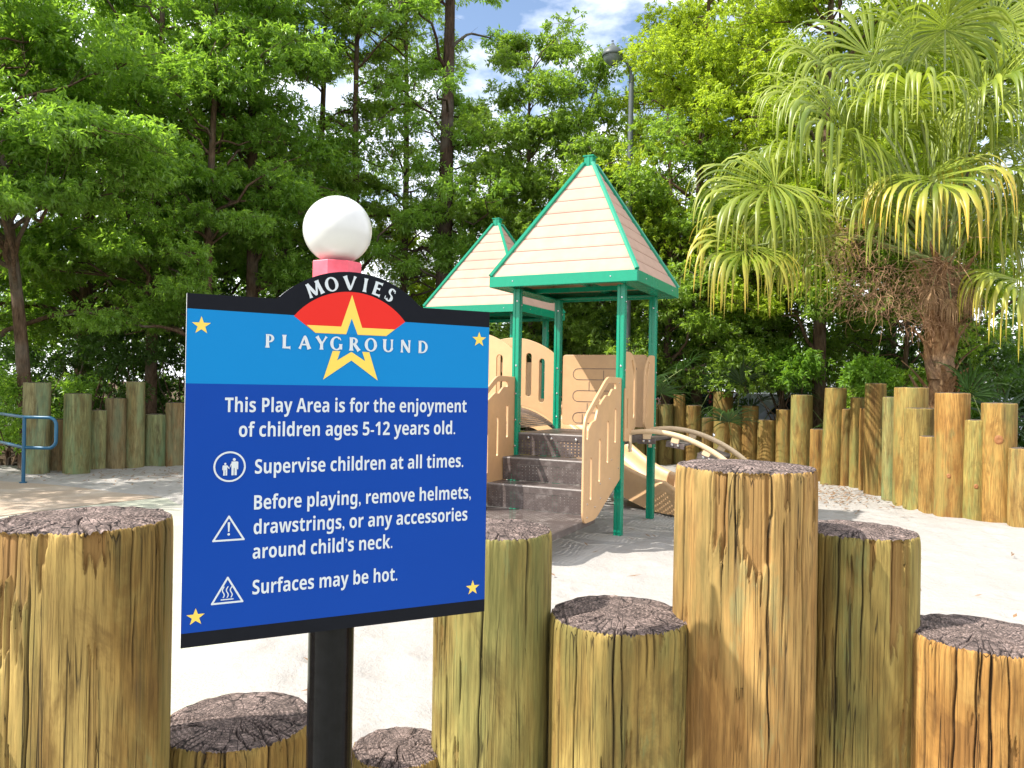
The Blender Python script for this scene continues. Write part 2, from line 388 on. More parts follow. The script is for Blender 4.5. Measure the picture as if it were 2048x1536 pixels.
def sheet(name, pts, z, mat, thick=.03):
    mb = MB(); P = [(x, y) for x, y in pts]; mb.prism(P, lambda u, v, w: (u, v, z-w), thick)
    return tag(mb.build(name, mat), kind='structure')
sheet('pavement', [(-14, -3), (6, -3), (6, 1.4), (1.0, 2.0), (.3, 3.4), (-.2, 5.4), (-.9, 7.4), (-2.4, 9.8), (-4.2, 11.6), (-14, 13.6)], -.012, M['agg'])
tp = [gnd(-500, 945), gnd(0, 961), gnd(110, 969), gnd(199, 979), gnd(335, 992), gnd(250, 1001), gnd(150, 1012), gnd(0, 1031), gnd(-400, 1090)]
sheet('path', [(p.x, p.y) for p in tp], -.004, M['tan'], .006)

# ------------------------------------------------------------------ foreground and fence logs
def sstep(a, b, x): t = np.clip((x-a)/(b-a), 0, 1); return t*t*(3-2*t)
def near_log(name, label, x, y, r, ztop, seed, tint, ncr=13, npeel=3, lean=(0, 0), flare=0.0, peels=None, top_mat=None):
    R = np.random.RandomState(seed)
    # columns crowd on the camera side (-Y)
    nf, nb = 320, 24
    th = np.r_[np.linspace(-pi/2-1.75, -pi/2+1.75, nf, endpoint=False), np.linspace(-pi/2+1.75, -pi/2-1.75+2*pi, nb, endpoint=False)]
    nt = len(th); zl = np.r_[np.linspace(0, max(.15, ztop-.85), 6, endpoint=False), np.linspace(max(.15, ztop-.85), ztop-.03, 78, endpoint=False), np.linspace(ztop-.03, ztop, 7)]
    T, Z = np.meshgrid(th, zl); d = ztop-Z
    circ = np.c_[np.cos(T).ravel()*.9, (np.sin(T)*.9+Z*.35).ravel()]
    base = smooth_noise(circ, seed, 2.2, 3).reshape(T.shape)*.006 + smooth_noise(np.c_[T.ravel()*1.0, Z.ravel()*.7], seed+5, 9, 3).reshape(T.shape)*.0009
    rad = r*(1+flare*(Z/ztop-.8)) + base
    # long fibre ridges
    fr = np.zeros_like(T)
    for k in range(14):
        f = R.randint(30, 110); fr += np.sin(T*f + R.rand()*6 + 1.2*np.sin(Z*R.uniform(1, 5)+R.rand()*6))/14
    rad += fr*.0007
    crack = np.zeros_like(T)
    for k in range(ncr):
        t0 = -pi/2 + R.uniform(-1.7, 1.7) if k < ncr*.8 else R.uniform(0, 2*pi)
        zs = 0 if R.rand() < .75 else R.uniform(.05, .4); ln = R.choice([.12, .25, .5, .9]) * R.uniform(.8, 1.4)
        wdr = R.uniform(.0008, .0021)*(1.35 if ln > .4 else 1)/r
        tt = t0 + .02*np.sin(Z*R.uniform(3, 9)+R.rand()*6) + .008*np.sin(Z*R.uniform(20, 50)+R.rand()*6)
        env = sstep(zs-.02, zs+.01, d)*(1-sstep(zs+ln*.5, zs+ln, d)) if zs > 0 else (1-sstep(ln*.4, ln, d))
        dd = (T-tt+pi) % (2*pi)-pi
        c = np.exp(-(dd/(wdr*(.25+.75*env)+1e-5))**2)*env
        crack = np.maximum(crack, c)
    peel = np.zeros_like(T)
    for k in range(npeel if peels is None else len(peels)):
        if peels is None: tc_, hw, dep, zp = -pi/2+R.uniform(-1.4, 1.4), R.uniform(.08, .3), R.uniform(.1, .35), 0
        else: tc_, hw, dep, zp = peels[k]
        nseg = max(2, int(hw*2*r/.014)); edges = np.sort(R.uniform(-hw, hw, nseg-1)); edges = np.r_[-hw, edges, hw]
        for s_ in range(nseg):
            a, b = edges[s_], edges[s_+1]; zb = dep*R.uniform(.35, 1.15)
            dd = (T-tc_-.012*np.sin(Z*17+k)+pi) % (2*pi)-pi
            m = ((dd > a) & (dd < b) & (d < zb + .016*np.sin((dd-a)*55+s_) + .006*np.sin(dd*140)) & (d > zp*R.uniform(.8, 1.1)))
            peel = np.maximum(peel, m*R.uniform(.5, 1.0))
    for k in range(7):      # narrow flakes missing further down
        tc_, hw, za_ = -pi/2+R.uniform(-1.3, 1.3), R.uniform(.02, .07), R.uniform(.04, .55); zb_ = za_+R.uniform(.06, .30)
        dd = (T-tc_-.02*np.sin(Z*11+k)+pi) % (2*pi)-pi; e = .018*np.sin(dd*90+k)
        peel = np.maximum(peel, ((np.abs(dd) < hw) & (d+e > za_) & (d-e*1.4 < zb_))*R.uniform(.25, .6))
    rad = rad - crack*.012 - peel*.0125
    rim = np.exp(-(d/.012))*(.004+.0035*np.abs(np.sin(T*23+seed)*np.sin(T*61)))
    rad -= rim
    rimn = np.zeros(nt)
    for k in range(26): rimn += R.uniform(-1, 1)*np.sin(th*R.randint(3, 90)+R.rand()*6)
    Zr = Z - np.exp(-d/.02)*(.0013*np.abs(rimn)[None, :])
    Zr -= np.exp(-d/.03)*crack*.010
    X = np.cos(T)*rad + lean[0]*Z; Y = np.sin(T)*rad + lean[1]*Z
    V = [np.c_[X.ravel(), Y.ravel(), Zr.ravel()]]; nz_ = len(zl); idx = np.arange(nz_*nt).reshape(nz_, nt)
    nxt = np.roll(idx, -1, 1)
    F = [np.stack([idx[:-1].ravel(), nxt[:-1].ravel(), nxt[1:].ravel(), idx[1:].ravel()], 1)]
    ck = [crack.ravel()]; pe = [peel.ravel()]
    # end grain: rings inward
    nr = 32; fr_ = np.linspace(1, .02, nr)[1:]; cx, cy = lean[0]*ztop, lean[1]*ztop
    rr0 = np.hypot(X[-1]-cx, Y[-1]-cy); z0 = Zr[-1]
    rc = np.zeros((len(fr_), nt))
    Tt, Ff = np.meshgrid(th, fr_)
    for k in range(16):
        t0 = R.uniform(0, 2*pi); f0 = R.uniform(0, .3) if k < 5 else R.uniform(.3, .6)
        tt = t0 + .10*np.sin(Ff*R.uniform(4, 9)+R.rand()*6); dd = (Tt-tt+pi) % (2*pi)-pi
        wd = R.uniform(.0009, .0018)*(1.6 if k < 3 else 1); dist = dd*Ff*r
        rc = np.maximum(rc, np.exp(-(dist/(wd*(.5+Ff)))**2)*sstep(f0, f0+.12, Ff))
    for k in range(3):
        f0 = R.uniform(.35, .9); t0 = R.uniform(0, 2*pi); dd = np.abs((Tt-t0+pi) % (2*pi)-pi)
        rc = np.maximum(rc, .9*np.exp(-((Ff-f0-.02*np.sin(Tt*3))*r/.0018)**2)*(1-sstep(.5, 1.1, dd)))
    Rr = rr0[None, :]*Ff; px = cx+np.cos(Tt)*Rr; py = cy+np.sin(Tt)*Rr
    dome = ztop + (z0[None, :]-ztop)*sstep(.86, 1.0, Ff) + .0016*np.sin(Ff*r*640+2*np.sin(Tt*2)) + .006*(1-Ff**2) + smooth_noise(np.c_[px.ravel(), py.ravel()], seed+9, 45, 3).reshape(px.shape)*.0010 - rc*.010
    b0 = nz_*nt; V.append(np.c_[px.ravel(), py.ravel(), dome.ravel()])
    id2 = np.vstack([idx[-1:], b0+np.arange(len(fr_)*nt).reshape(len(fr_), nt)]); nx2 = np.roll(id2, -1, 1)
    F2 = np.stack([id2[:-1].ravel(), nx2[:-1].ravel(), nx2[1:].ravel(), id2[1:].ravel()], 1)
    ck.append(rc.ravel()*.9); pe.append(np.zeros(rc.size))
    V.append(np.array([[cx, cy, ztop+.006]])); ck.append([0.]); pe.append([0.]); ci = b0+len(fr_)*nt
    last = id2[-1]; F3 = np.stack([last, np.roll(last, -1), np.full(nt, ci), np.full(nt, ci)], 1)
    F3 = F3[::2]  # as quads over two columns
    F3 = np.stack([last[0::2], last[1::2], np.roll(last, -2)[0::2], np.full(nt//2, ci)], 1)
    mi = np.r_[np.zeros(len(F[0])), np.ones(len(F2)), np.ones(len(F3))]
    me = np_mesh(name, np.vstack(V), np.vstack([F[0], F2, F3]), dict(crack=np.concatenate(ck), peel=np.concatenate(pe)), True, mi)
    me.materials.append(M['woodf']); me.materials.append(top_mat or M['top'])
    o = link(name, me, None); o.location = (x, y, 0); o.color = (*tint, 1)
    return tag(o, label, 'log post', 'log posts of the near palisade')

hp = -pi/2
NEAR = [  # label, centre px, depth, radius, top px y, seed, tint, cracks, peels
 ('thick yellow log at the far left of the near row, split below its top', 170, 1.62, .172, 1036, 21, (1.05, 1.0, .78), 12, [(hp-.80, .10, .40, 0), (hp-.50, .13, .26, 0), (hp-.22, .14, .20, 0), (hp+.1, .05, .08, 0), (hp+.62, .12, .06, 0)]),
 ('short log with a dark cracked top, directly left of the black sign post', 478, 1.87, .176, 1437, 22, (.95, .86, .62), 22, [(hp, .1, .02, 0)]),
 ('low log showing only its reddish cracked top, right of the black sign post', 800, 2.02, .125, 1492, 23, (.9, .8, .6), 14, [(hp, .1, .02, 0)]),
 ('green streaked log half hidden behind the right edge of the sign', 985, 2.05, .157, 1056, 24, (.88, 1.0, .78), 13, [(hp-.3, .1, .05, 0)]),
 ('short olive log with a black ringed top between two taller near logs', 1238, 1.98, .176, 1226, 25, (.95, .98, .74), 15, [(hp+.5, .05, .03, 0)]),
 ('tallest near log, orange brown with a split pale patch below its rim', 1490, 1.98, .177, 931, 26, (1.16, .98, .80), 12, [(hp-.62, .10, .2, 0), (hp-.18, .13, .36, 0), (hp-.02, .07, .2, 0), (hp+.3, .05, .1, 0), (hp+1.0, .2, .12, 0)]),
 ('green brown log with a peeled strip, right of the tallest near log', 1717, 2.06, .148, 1058, 27, (.86, .90, .66), 13, [(hp+.25, .14, .30, 0), (hp+.45, .06, .5, 0), (hp-.2, .05, .1, 0)]),
 ('short log with a sand dusted black top at the right edge', 1965, 1.93, .175, 1266, 28, (1.12, .90, .66), 18, [(hp+.05, .05, .12, 0), (hp+.4, .04, .17, 0)]),
]
for lab, px, D, r, py, seed, tint, nc, pl in NEAR:
    p = at(px, py, D)
    near_log('log_post', lab, p.x, p.y, r, p.z, seed, tint, nc, 3, peels=pl)
p = at(-165, 1370, 1.5)
near_log('log_post', 'log just beyond the left edge of the near row', p.x, p.y, .15, p.z, 29, (1, .9, .7), 8, 1)

def fence_log(label, x, y, r, ztop, seed, tint, group, knot=None, lean=(0, 0)):
    R = np.random.RandomState(seed); nt = 40; zl = np.r_[np.linspace(-.05, ztop-.02, 16), ztop-.006, ztop]
    th = np.linspace(0, 2*pi, nt, endpoint=False); T, Z = np.meshgrid(th, zl); d = ztop-Z
    c = np.c_[np.cos(T).ravel(), (np.sin(T)+Z*.5).ravel()]
    rad = r*(1+.035*smooth_noise(c, seed, 1.8, 2).reshape(T.shape)) * (1 + R.uniform(-.05, .03)*Z/ztop)
    cr = np.zeros_like(T)
    for k in range(4):
        t0 = R.uniform(0, 2*pi); ln = R.uniform(.2, 1.2); dd = (T-t0+pi) % (2*pi)-pi
        cr = np.maximum(cr, np.exp(-(dd/.09)**2)*(1-sstep(ln*.5, ln, d)))
    rad -= cr*.012; rad -= np.exp(-d/.006)*.006
    Zr = Z - np.exp(-d/.01)*.006*np.abs(np.sin(T*3+seed))
    X = np.cos(T)*rad+lean[0]*Z; Y = np.sin(T)*rad+lean[1]*Z
    V = [np.c_[X.ravel(), Y.ravel(), Zr.ravel()]]; n_ = len(zl); idx = np.arange(n_*nt).reshape(n_, nt); nxt = np.roll(idx, -1, 1)
    F = [np.stack([idx[:-1].ravel(), nxt[:-1].ravel(), nxt[1:].ravel(), idx[1:].ravel()], 1)]; last = idx[-1]; b = n_*nt
    cx, cy = lean[0]*ztop, lean[1]*ztop
    for f in (.6, .05):
        V.append(np.c_[cx+(X[-1]-cx)*f, cy+(Y[-1]-cy)*f, np.full(nt, ztop+.004)]); nw = np.arange(b, b+nt); b += nt
        F.append(np.stack([last, np.roll(last, -1), np.roll(nw, -1), nw], 1)); last = nw
    V = np.vstack(V); ck = np.r_[cr.ravel()*.35, np.zeros(2*nt)]
    mi = np.r_[np.zeros(len(F[0])), np.ones(2*nt)]
    me = np_mesh('log_post', V, np.vstack(F), dict(crack=ck, peel=np.zeros(len(V))), True, mi)
    me.materials.append(M['wood']); me.materials.append(M['topf'])
    o = link('log_post', me, None); o.location = (x, y, 0); o.color = (*tint, 1)
    tag(o, label, 'log post', group)
    if knot:
        kz, ka, kr = knot; mbk = MB()
        rows = []
        for q, (f, dd) in enumerate(((1.0, .001), (.8, .007), (.45, .009), (.05, .004))):
            rows.append([(cos(ka)*(r+dd)+(-sin(ka))*cos(a)*kr*f, sin(ka)*(r+dd)+cos(ka)*cos(a)*kr*f, kz+sin(a)*kr*1.25*f) for a in np.linspace(0, 2*pi, 16, endpoint=False)])
        mbk.grid(rows, 0, True); mbk.poly(rows[-1])
        mbk.build('knot', M['knot'], o, smooth=True)
    return o
t = NT('orange_knot'); v = t.obj(); n = t.noise(v, 60, 3); M['knot'] = t.done(t.principled(t.mix(n, (.34, .135, .035), (.16, .065, .02)), .7, t.bump(n, .6, .006)))

GL = 'log posts of the left palisade'
LG = (.62, .80, .98)
LEFT = [(75, 50, 765, 950, 'widest log of the left palisade, flared top, behind the blue handrail'), (113, 38, 838, 944, 'short brown log seen through the loop of the blue handrail'),
        (156, 50, 787, 950, 'broad green log just right of the blue handrail loop'), (195.5, 34, 820, 942, 'narrow short green log left of the brown topped medium log'),
        (232, 41, 796, 940, 'medium height brown topped log left of the tall thin one'), (272, 37, 763, 938, 'tall thin log in front of the left palisade tree trunk'),
        (311.5, 43, 828, 935, 'shortest wide green log at the foot of the tree trunk, left palisade'), (352, 40, 805, 934, 'brown log next to the left edge of the sign')]
for i, (cx, wd, yt, yb, lab) in enumerate(LEFT):
    lt = [(.60, .72, .56), (.62, .55, .42), (.50, .64, .44), (.60, .74, .52), (.52, .52, .40), (.60, .66, .46), (.46, .62, .44), (.58, .52, .38)][i]
    hz_ = 772-.0175*(1024-cx); D = CAM_H*FOC/(yb-hz_); p = at(cx, yt, D+.15)
    fence_log(lab, p.x, p.y, wd/2/FOC*D, p.z, 100+i, (lt[0]*1.25, lt[1]*1.4, lt[2]*2.1), GL)
GR = 'log posts of the right palisade'
Z5 = lambda X, Y: (1300+X*.36523, 700+Y*.36523)
RIGHT = [  # x0,x1,top,base in the enlarged view, label, tint, knot
 (-145, -102, 330, 640, 'leftmost thin log seen under the arched climber, right palisade', 0), (-100, -25, 325, 636, 'second log under the arched climber beside the green post', 0),
 (-24, 45, 318, 633, 'log directly behind the back right green post', 0), (40, 128, 296, 632, 'log behind the crest of the arched climber', 0),
 (130, 192, 243, 632, 'thin tall log above the arched climber, first of the right palisade to stand clear', 0),
 (192, 278, 303, 634, 'medium log right of the first tall thin one behind the climber', 0), (276, 350, 370, 637, 'low dull log squeezed left of the wide tall one', 0),
 (348, 454, 228, 641, 'wide tall log standing over the tallest near log', 0), (440, 514, 352, 648, 'low log right of the wide tall one', 0),
 (508, 594, 305, 655, 'medium log left of the lowest back log', 0), (591, 696, 382, 664, 'lowest broad log before the parked white car', 0),
 (694, 784, 325, 674, 'sun speckled medium log under the left bright shrub', 0), (776, 890, 245, 686, 'tall pale log in front of the left bright shrub', 0),
 (878, 966, 433, 728, 'shortest log left of the crooked tall one, orange brown', 0), (944, 1060, 207, 746, 'crooked tall log with a greenish side between two shrubs', 0),
 (1048, 1108, 322, 754, 'thin dim log right of the crooked tall one', 0), (1100, 1182, 260, 768, 'straight green brown log left of the cracked thin one', 0),
 (1150, 1208, 318, 781, 'thin cracked log with a ragged orange top', 0), (1182, 1292, 183, 800, 'highest topped dark log under the right bright shrub', 0),
 (1240, 1290, 430, 806, 'thin low shaded log at the foot of the highest dark one', 0), (1278, 1374, 257, 835, 'pale blue green log with slanting leaf shadows', 0),
 (1348, 1516, 205, 872, 'wide straw coloured log in front of the palm trunk', 0), (1402, 1552, 318, 886, 'log with a split top overlapping the wide straw coloured one', 0),
 (1480, 1596, 472, 905, 'low pinkish topped log at the foot of the palm', 0), (1572, 1744, 235, 930, 'tall orange log with a star shaped knot, right of the palm', (.52, -.15)),
 (1715, 1852, 382, 945, 'green lower log with small pink knots between two tall ones', (.42, .1)), (1828, 1998, 290, 960, 'tall log with one large round orange knot', (.98, 0)),
 (1974, 2120, 537, 985, 'low pale cracked log at the right edge of the picture', 0)]
# tints follow the photograph: ochre at the back, greener foot
TINT = [(.60, .62, .48)]*4 + [(.82, .72, .50), (.85, .72, .48), (.66, .58, .40), (.84, .72, .48), (.86, .70, .50), (.80, .66, .44), (.82, .72, .50), (.80, .68, .44), (.98, .92, .66), (1.0, .78, .52),
        (.92, .86, .58), (.84, .64, .42), (.92, .86, .58), (1.1, .82, .54), (.80, .68, .46), (.9, .8, .55), (.86, 1.02, .92), (1.12, 1.02, .72), (.98, 1.0, .72), (1.1, .92, .66), (1.2, .90, .60), (1.0, 1.02, .70), (1.14, .92, .62), (1.12, 1.0, .78)]
for i, (a, b, yt, yb, lab, kn) in enumerate(RIGHT):
    x0, y0 = Z5(a, yt); x1, y1 = Z5(b, yb); cx = (x0+x1)/2
    hz_ = 772+.0175*(cx-1024); D = CAM_H*FOC/(y1-hz_)
    if i == 21: D += .12
    p = at(cx, y0, D+.15)
    kk = None
    if kn: kk = (kn[0] if i != 26 else .98, atan2(-p.y, -p.x)+kn[1], .045 if i == 26 else .024)
    fence_log(lab, p.x, p.y, (x1-x0)/2/FOC*D*1.02, p.z, 200+i, (TINT[i][0]*.86, TINT[i][1]*.90, TINT[i][2]*.84), GR, kk, lean=(.03, 0) if i == 14 else (0, 0))

# the same palisade carries on behind the sign and the play structure
src = [o for o in bpy.data.objects if o.get('group') == GL]; Rf = random.Random(9)
fx = [(-5.18, 13.55)]; arcp_ = [(-5.18, 13.55), (-3.6, 14.6), (-1.6, 15.4), (.6, 15.75), (1.95, 15.75)]
for i in range(len(arcp_)-1):
    a_, c_ = Vector(arcp_[i]), Vector(arcp_[i+1]); m_ = max(1, round((c_-a_).length/.37))
    for k in range(m_):
        p_ = a_.lerp(c_, (k+.3)/m_); o = src[Rf.randrange(len(src))].copy(); COL.objects.link(o); o.location = (p_.x, p_.y, Rf.uniform(-.25, .12)-.1); o.rotation_euler = (0, 0, Rf.uniform(0, 6))
        o.color = (Rf.uniform(.75, 1.0), Rf.uniform(.75, .95), Rf.uniform(.6, .9), 1); o['label'] = 'palisade log hidden behind the sign and the play structure'; o['group'] = 'log posts hidden behind the sign'

# leaf litter pieces on the sand
R = random.Random(5); mb = MB()
for i in range(1500):
    x, y = R.uniform(-8, 5.8), R.uniform(2.3, 14.6)
    if R.random() < .6: x, y = R.gauss(4.3, .8), R.gauss(11.1, .7)
    elif R.random() < .5: x, y = R.gauss(-5.6, 1.5), R.gauss(11.8, .6)
    if not inside(np.array([[x, y]]), SAND)[0] or x > 5.2: continue
    a = R.uniform(0, pi); l, wd = R.uniform(.025, .065), R.uniform(.006, .016); c, s = cos(a), sin(a); z = .035
    mb.poly([(x-c*l, y-s*l, z), (x+s*wd, y-c*wd, z+.004), (x+c*l, y+s*l, z+.012), (x-s*wd, y+c*wd, z+.006)])
tag(mb.build('leaf_litter', paint('dry_leaf', (.20, .11, .05), .8, .4, 3)), kind='stuff')
mb = MB(); g = gnd(1660, 1102); mb.poly([(g.x-.03, g.y, .04), (g.x+.0, g.y-.02, .035), (g.x+.035, g.y+.005, .045), (g.x+.01, g.y+.03, .06)])
tag(mb.build('fallen_leaf', paint('orange_leaf', (.75, .12, .03), .6)), 'small orange leaf lying on the white sand at right', 'leaf')

# ------------------------------------------------------------------ the sign
SX, SY, SYAW, SZT, SZB, SW = -.6003, 1.4154, .4521, 1.6608, 1.0072, .61
sign = tag(empty('playground_sign', (SX, SY, 0), SYAW), 'blue playground rules sign with yellow stars on a black post, topped by a white ball', 'sign')
TH = .013
# local frame: x along the board, z up, -y faces the reader
def arc_pts(cx, cz, r, a0, a1, n=28): return [(cx+r*sin(a), cz+r*cos(a)) for a in np.linspace(a0, a1, n)]
aa = atan2(.1457, 1.6607-1.5233)
outline = [(0, SZB), (SW, SZB), (SW, SZT)] + [(.4580, SZT), (.4548, SZT+.0008)] + arc_pts(.3066, 1.5233, .2004, aa-.03, -aa+.03) + [(.1584, SZT+.0008), (.1552, SZT), (0, SZT)]
mb = MB()
fr = [(x, -.0, z) for x, z in outline]; bk = [(x, TH, z) for x, z in outline]
mb.poly(fr, 0); mb.poly(bk[::-1], 0)
for i in range(len(fr)):
    j = (i+1) % len(fr); mb.poly([fr[i], bk[i], bk[j], fr[j]], 1)
mb.build('board', [M['sblack'], M['edge']], sign)
def flat(name, polys, y, mat, parent=sign, label=None):
    mb = MB()
    for k, P in enumerate(polys): mb.poly([(x, -y-.00004*k, z) for x, z in P])
    o = mb.build(name, mat, parent)
    if label: o['label'] = label
    return o
flat('colour_band', [[(.0006, 1.4945), (SW-.0006, 1.4945), (SW-.0006, 1.627), (.418, 1.629), (.1928, 1.6305), (.0006, 1.6325)]], .0004, M['lblue'], label='light blue upper band')
flat('colour_band', [[(.0006, 1.034), (SW-.0006, 1.034), (SW-.0006, 1.4945), (.0006, 1.4945)]], .0005, M['dblue'], label='dark blue lower field')
fan_arc = arc_pts(.3054, 1.5395, .1440, -.8985, .8985, 30)
flat('red_fan', [fan_arc + [(.3779, 1.5978), (.2347, 1.5978)]], .0008, M['red'])
# large star, broken by the word
pts = dict(T=(.306, 1.6775), L=(.217, 1.6126), Rr=(.3968, 1.6122))
flat('large_star', [[(.306, 1.6775), (.285, 1.6128), (.217, 1.6128), (.2347, 1.5980), (.2953, 1.5980), (.306, 1.6302)],
                    [(.306, 1.6775), (.306, 1.6302), (.3187, 1.5980), (.3779, 1.5980), (.3960, 1.6124), (.3276, 1.6124)],
                    [(.2689, 1.5637), (.2511, 1.5064), (.3068, 1.5457), (.3065, 1.5630), (.2782, 1.5450), (.2840, 1.5637)],
                    [(.3068, 1.5457), (.3617, 1.5065), (.343, 1.5638), (.3287, 1.5638), (.335, 1.5452), (.3065, 1.5630)]], .0012, M['yellow'])
flat('blue_star_centre', [[(.2953, 1.5978), (.306, 1.6302), (.3187, 1.5978)]], .0011, M['lblue'])
for (cx, cz, r) in ((.0255, 1.602, .0172), (.5858, 1.5995, .0170), (.0247, 1.0623, .0165), (.5807, 1.0618, .0165)):
    P = [(cx+(r if k % 2 == 0 else r*.40)*sin(k*pi/5), cz+(r if k % 2 == 0 else r*.40)*cos(k*pi/5)) for k in range(10)]
    flat('small_star', [[P[9], P[0], P[1], (cx, cz)]]+[[(cx, cz), P[k-1], P[k], P[k+1]] for k in (2, 4, 6, 8)], .001, M['yellow'])

# flared capitals drawn as strokes in a unit box
def stem(x0, y0, x1, y1, w, f0=1.45, f1=1.45):
    w *= 1.18
    dx, dy = x1-x0, y1-y0; l = sqrt(dx*dx+dy*dy); nx_, ny_ = -dy/l*w/2, dx/l*w/2; out_l = []; out_r = []
    for t_, k in ((0, f0), (.10, 1+(f0-1)*.35), (.24, 1), (.76, 1), (.90, 1+(f1-1)*.35), (1, f1)):
        out_l.append((x0+dx*t_+nx_*k, y0+dy*t_+ny_*k)); out_r.append((x0+dx*t_-nx_*k, y0+dy*t_-ny_*k))
    return [[out_l[i], out_l[i+1], out_r[i+1], out_r[i]] for i in range(5)]
def arcs(cx, cy, rx, ry, a0, a1, tv, thn, n=18):
    """elliptic band, thick where it runs vertically; angles in degrees from +x"""
    tv *= 1.15; thn *= 1.15
    q = []
    for i in range(n+1):
        a = radians(a0+(a1-a0)*i/n); tt = thn+(tv-thn)*abs(cos(a))**1.3
        q.append(((cx+rx*cos(a), cy+ry*sin(a)), (cx+max(.001, rx-tt)*cos(a), cy+(ry-tt*.85)*sin(a))))
    return [[q[i][0], q[i+1][0], q[i+1][1], q[i][1]] for i in range(n)]
W_ = .205
GLY = {
 'M': (1.12, stem(.12, 0, .20, 1, .14)+stem(.20, 1, .56, .06, .19, 1.1, .7)+stem(.92, 1, .56, .06, .12, 1.1, .7)+stem(1.0, 0, .92, 1, W_)),
 'O': (.98, arcs(.49, .5, .49, .52, 0, 360, .21, .10, 36)),
 'V': (.92, stem(.08, 1, .46, 0, .21, 1.4, .55)+stem(.84, 1, .46, 0, .12, 1.6, .55)),
 'I': (.30, stem(.15, 0, .15, 1, W_)),
 'E': (.66, stem(.15, 0, .15, 1, W_, 1.2, 1.2)+stem(.12, .94, .62, .94, .12, 1, 2.0)+stem(.12, .52, .52, .52, .11, 1, 1.9)+stem(.12, .06, .64, .06, .12, 1, 2.0)),
 'S': (.64, arcs(.33, .75, .26, .27, 35, 270, .17, .10)+arcs(.31, .26, .29, .28, -145, 90, .19, .10)+stem(.50, .96, .56, .74, .05, 1.3, .8)+stem(.04, .04, .0, .28, .05, 1.3, .8)+[[(.25, .56), (.42, .52), (.42, .42), (.22, .50)]]),
 'P': (.70, stem(.17, 0, .17, 1, W_, 1.5, 1.2)+arcs(.30, .70, .38, .30, -90, 90, .19, .10)+[[(.15, 1.0), (.32, 1.0), (.32, .90), (.15, .90)], [(.26, .50), (.32, .50), (.32, .40), (.26, .41)]]),
 'L': (.68, stem(.17, 0, .17, 1, W_, 1.2, 1.5)+stem(.12, .06, .64, .06, .12, 1, 2.0)),
 'A': (.98, stem(.12, 0, .50, 1, .12, 1.6, .6)+stem(.88, 0, .50, 1, .22, 1.3, .6)+stem(.26, .33, .72, .33, .10, 1, 1)),
 'Y': (.92, stem(.46, 0, .46, .50, W_, 1.5, 1.0)+stem(.08, 1, .46, .42, .20, 1.35, .7)+stem(.84, 1, .48, .42, .11, 1.7, .7)),
 'G': (.94, arcs(.48, .5, .48, .52, 52, 330, .21, .10, 26)+stem(.80, .06, .80, .46, .19, 1, 1.3)+stem(.72, .92, .80, .74, .06, 1.2, .7)),
 'R': (.84, stem(.17, 0, .17, 1, W_, 1.5, 1.2)+arcs(.30, .73, .36, .27, -90, 90, .18, .10)+[[(.15, 1.0), (.32, 1.0), (.32, .90), (.15, .90)]]+stem(.38, .52, .76, 0, .20, .9, 1.4)),
 'U': (.92, stem(.16, .30, .16, 1, W_, 1, 1.5)+stem(.78, .28, .78, 1, .13, 1, 1.7)+arcs(.47, .32, .415, .34, 180, 360, .19, .11)),
 'N': (.96, stem(.14, 0, .14, 1, .13, 1.7, 1.2)+stem(.14, .98, .82, .02, .21, 1.0, .7)+stem(.82, 0, .82, 1, .13, .9, 1.7)),
 'D': (.90, stem(.17, 0, .17, 1, W_, 1.2, 1.2)+arcs(.36, .5, .52, .50, -90, 90, .20, .10)+[[(.12, 1.0), (.38, 1.0), (.38, .91), (.12, .91)], [(.12, .09), (.38, .09), (.38, 0), (.12, 0)]]),
}
def letter(ch, cx, zb, h, wx, rot, y, name='letter'):
    wd, qs = GLY[ch]; mb = MB()
    for k, q in enumerate(qs):
        P = []
        for (u, v) in q:
            a, b = (u-wd/2)*h*wx, v*h
            P.append((cx + a*cos(rot)+b*sin(rot), -y-.00003*k, zb - a*sin(rot)+b*cos(rot)))
        n_ = (Vector(P[1])-Vector(P[0])).cross(Vector(P[2])-Vector(P[1]))
        if n_.y > 0: P = P[::-1]
        mb.poly(P)
    return mb.build(name, M['print'], sign)
for ch, ang, wx in (('M', -25.2, 1.0), ('O', -13.7, .98), ('V', -1.6, 1.0), ('I', 8.4, .9), ('E', 16.8, .95), ('S', 26.2, 1.0)):
    a = radians(ang); r_ = .1645; letter(ch, .3066+r_*sin(a), 1.5225+r_*cos(a), .0278, wx, a, .0016)
def SL(px, py):      # photo pixel to sign board coordinates, for laying out the print only
    r = ray(px, py); n_ = Vector((sin(SYAW), -cos(SYAW), 0)); t_ = (Vector((SX, SY, 0))-Vector((0, 0, CAM_H))).dot(n_)/r.dot(n_)
    q = Vector((0, 0, CAM_H))+r*t_; return (q.x-SX)*cos(SYAW)+(q.y-SY)*sin(SYAW), q.z
for ch, X, wx, k in (('P', 597, .92, 1), ('L', 702, .95, 1), ('A', 815, .95, 1), ('Y', 923, .95, 1), ('G', 1016, .98, 1.03), ('R', 1131, 1, 1.03), ('O', 1233, .98, 1.03), ('U', 1342, .95, 1), ('N', 1452, .90, 1), ('D', 1562, .92, 1)):
    x_, _z = SL(350+X*.3174, 380+950*.3174); letter(ch, x_, 1.5655, .0258*k, wx, 0, .0016)

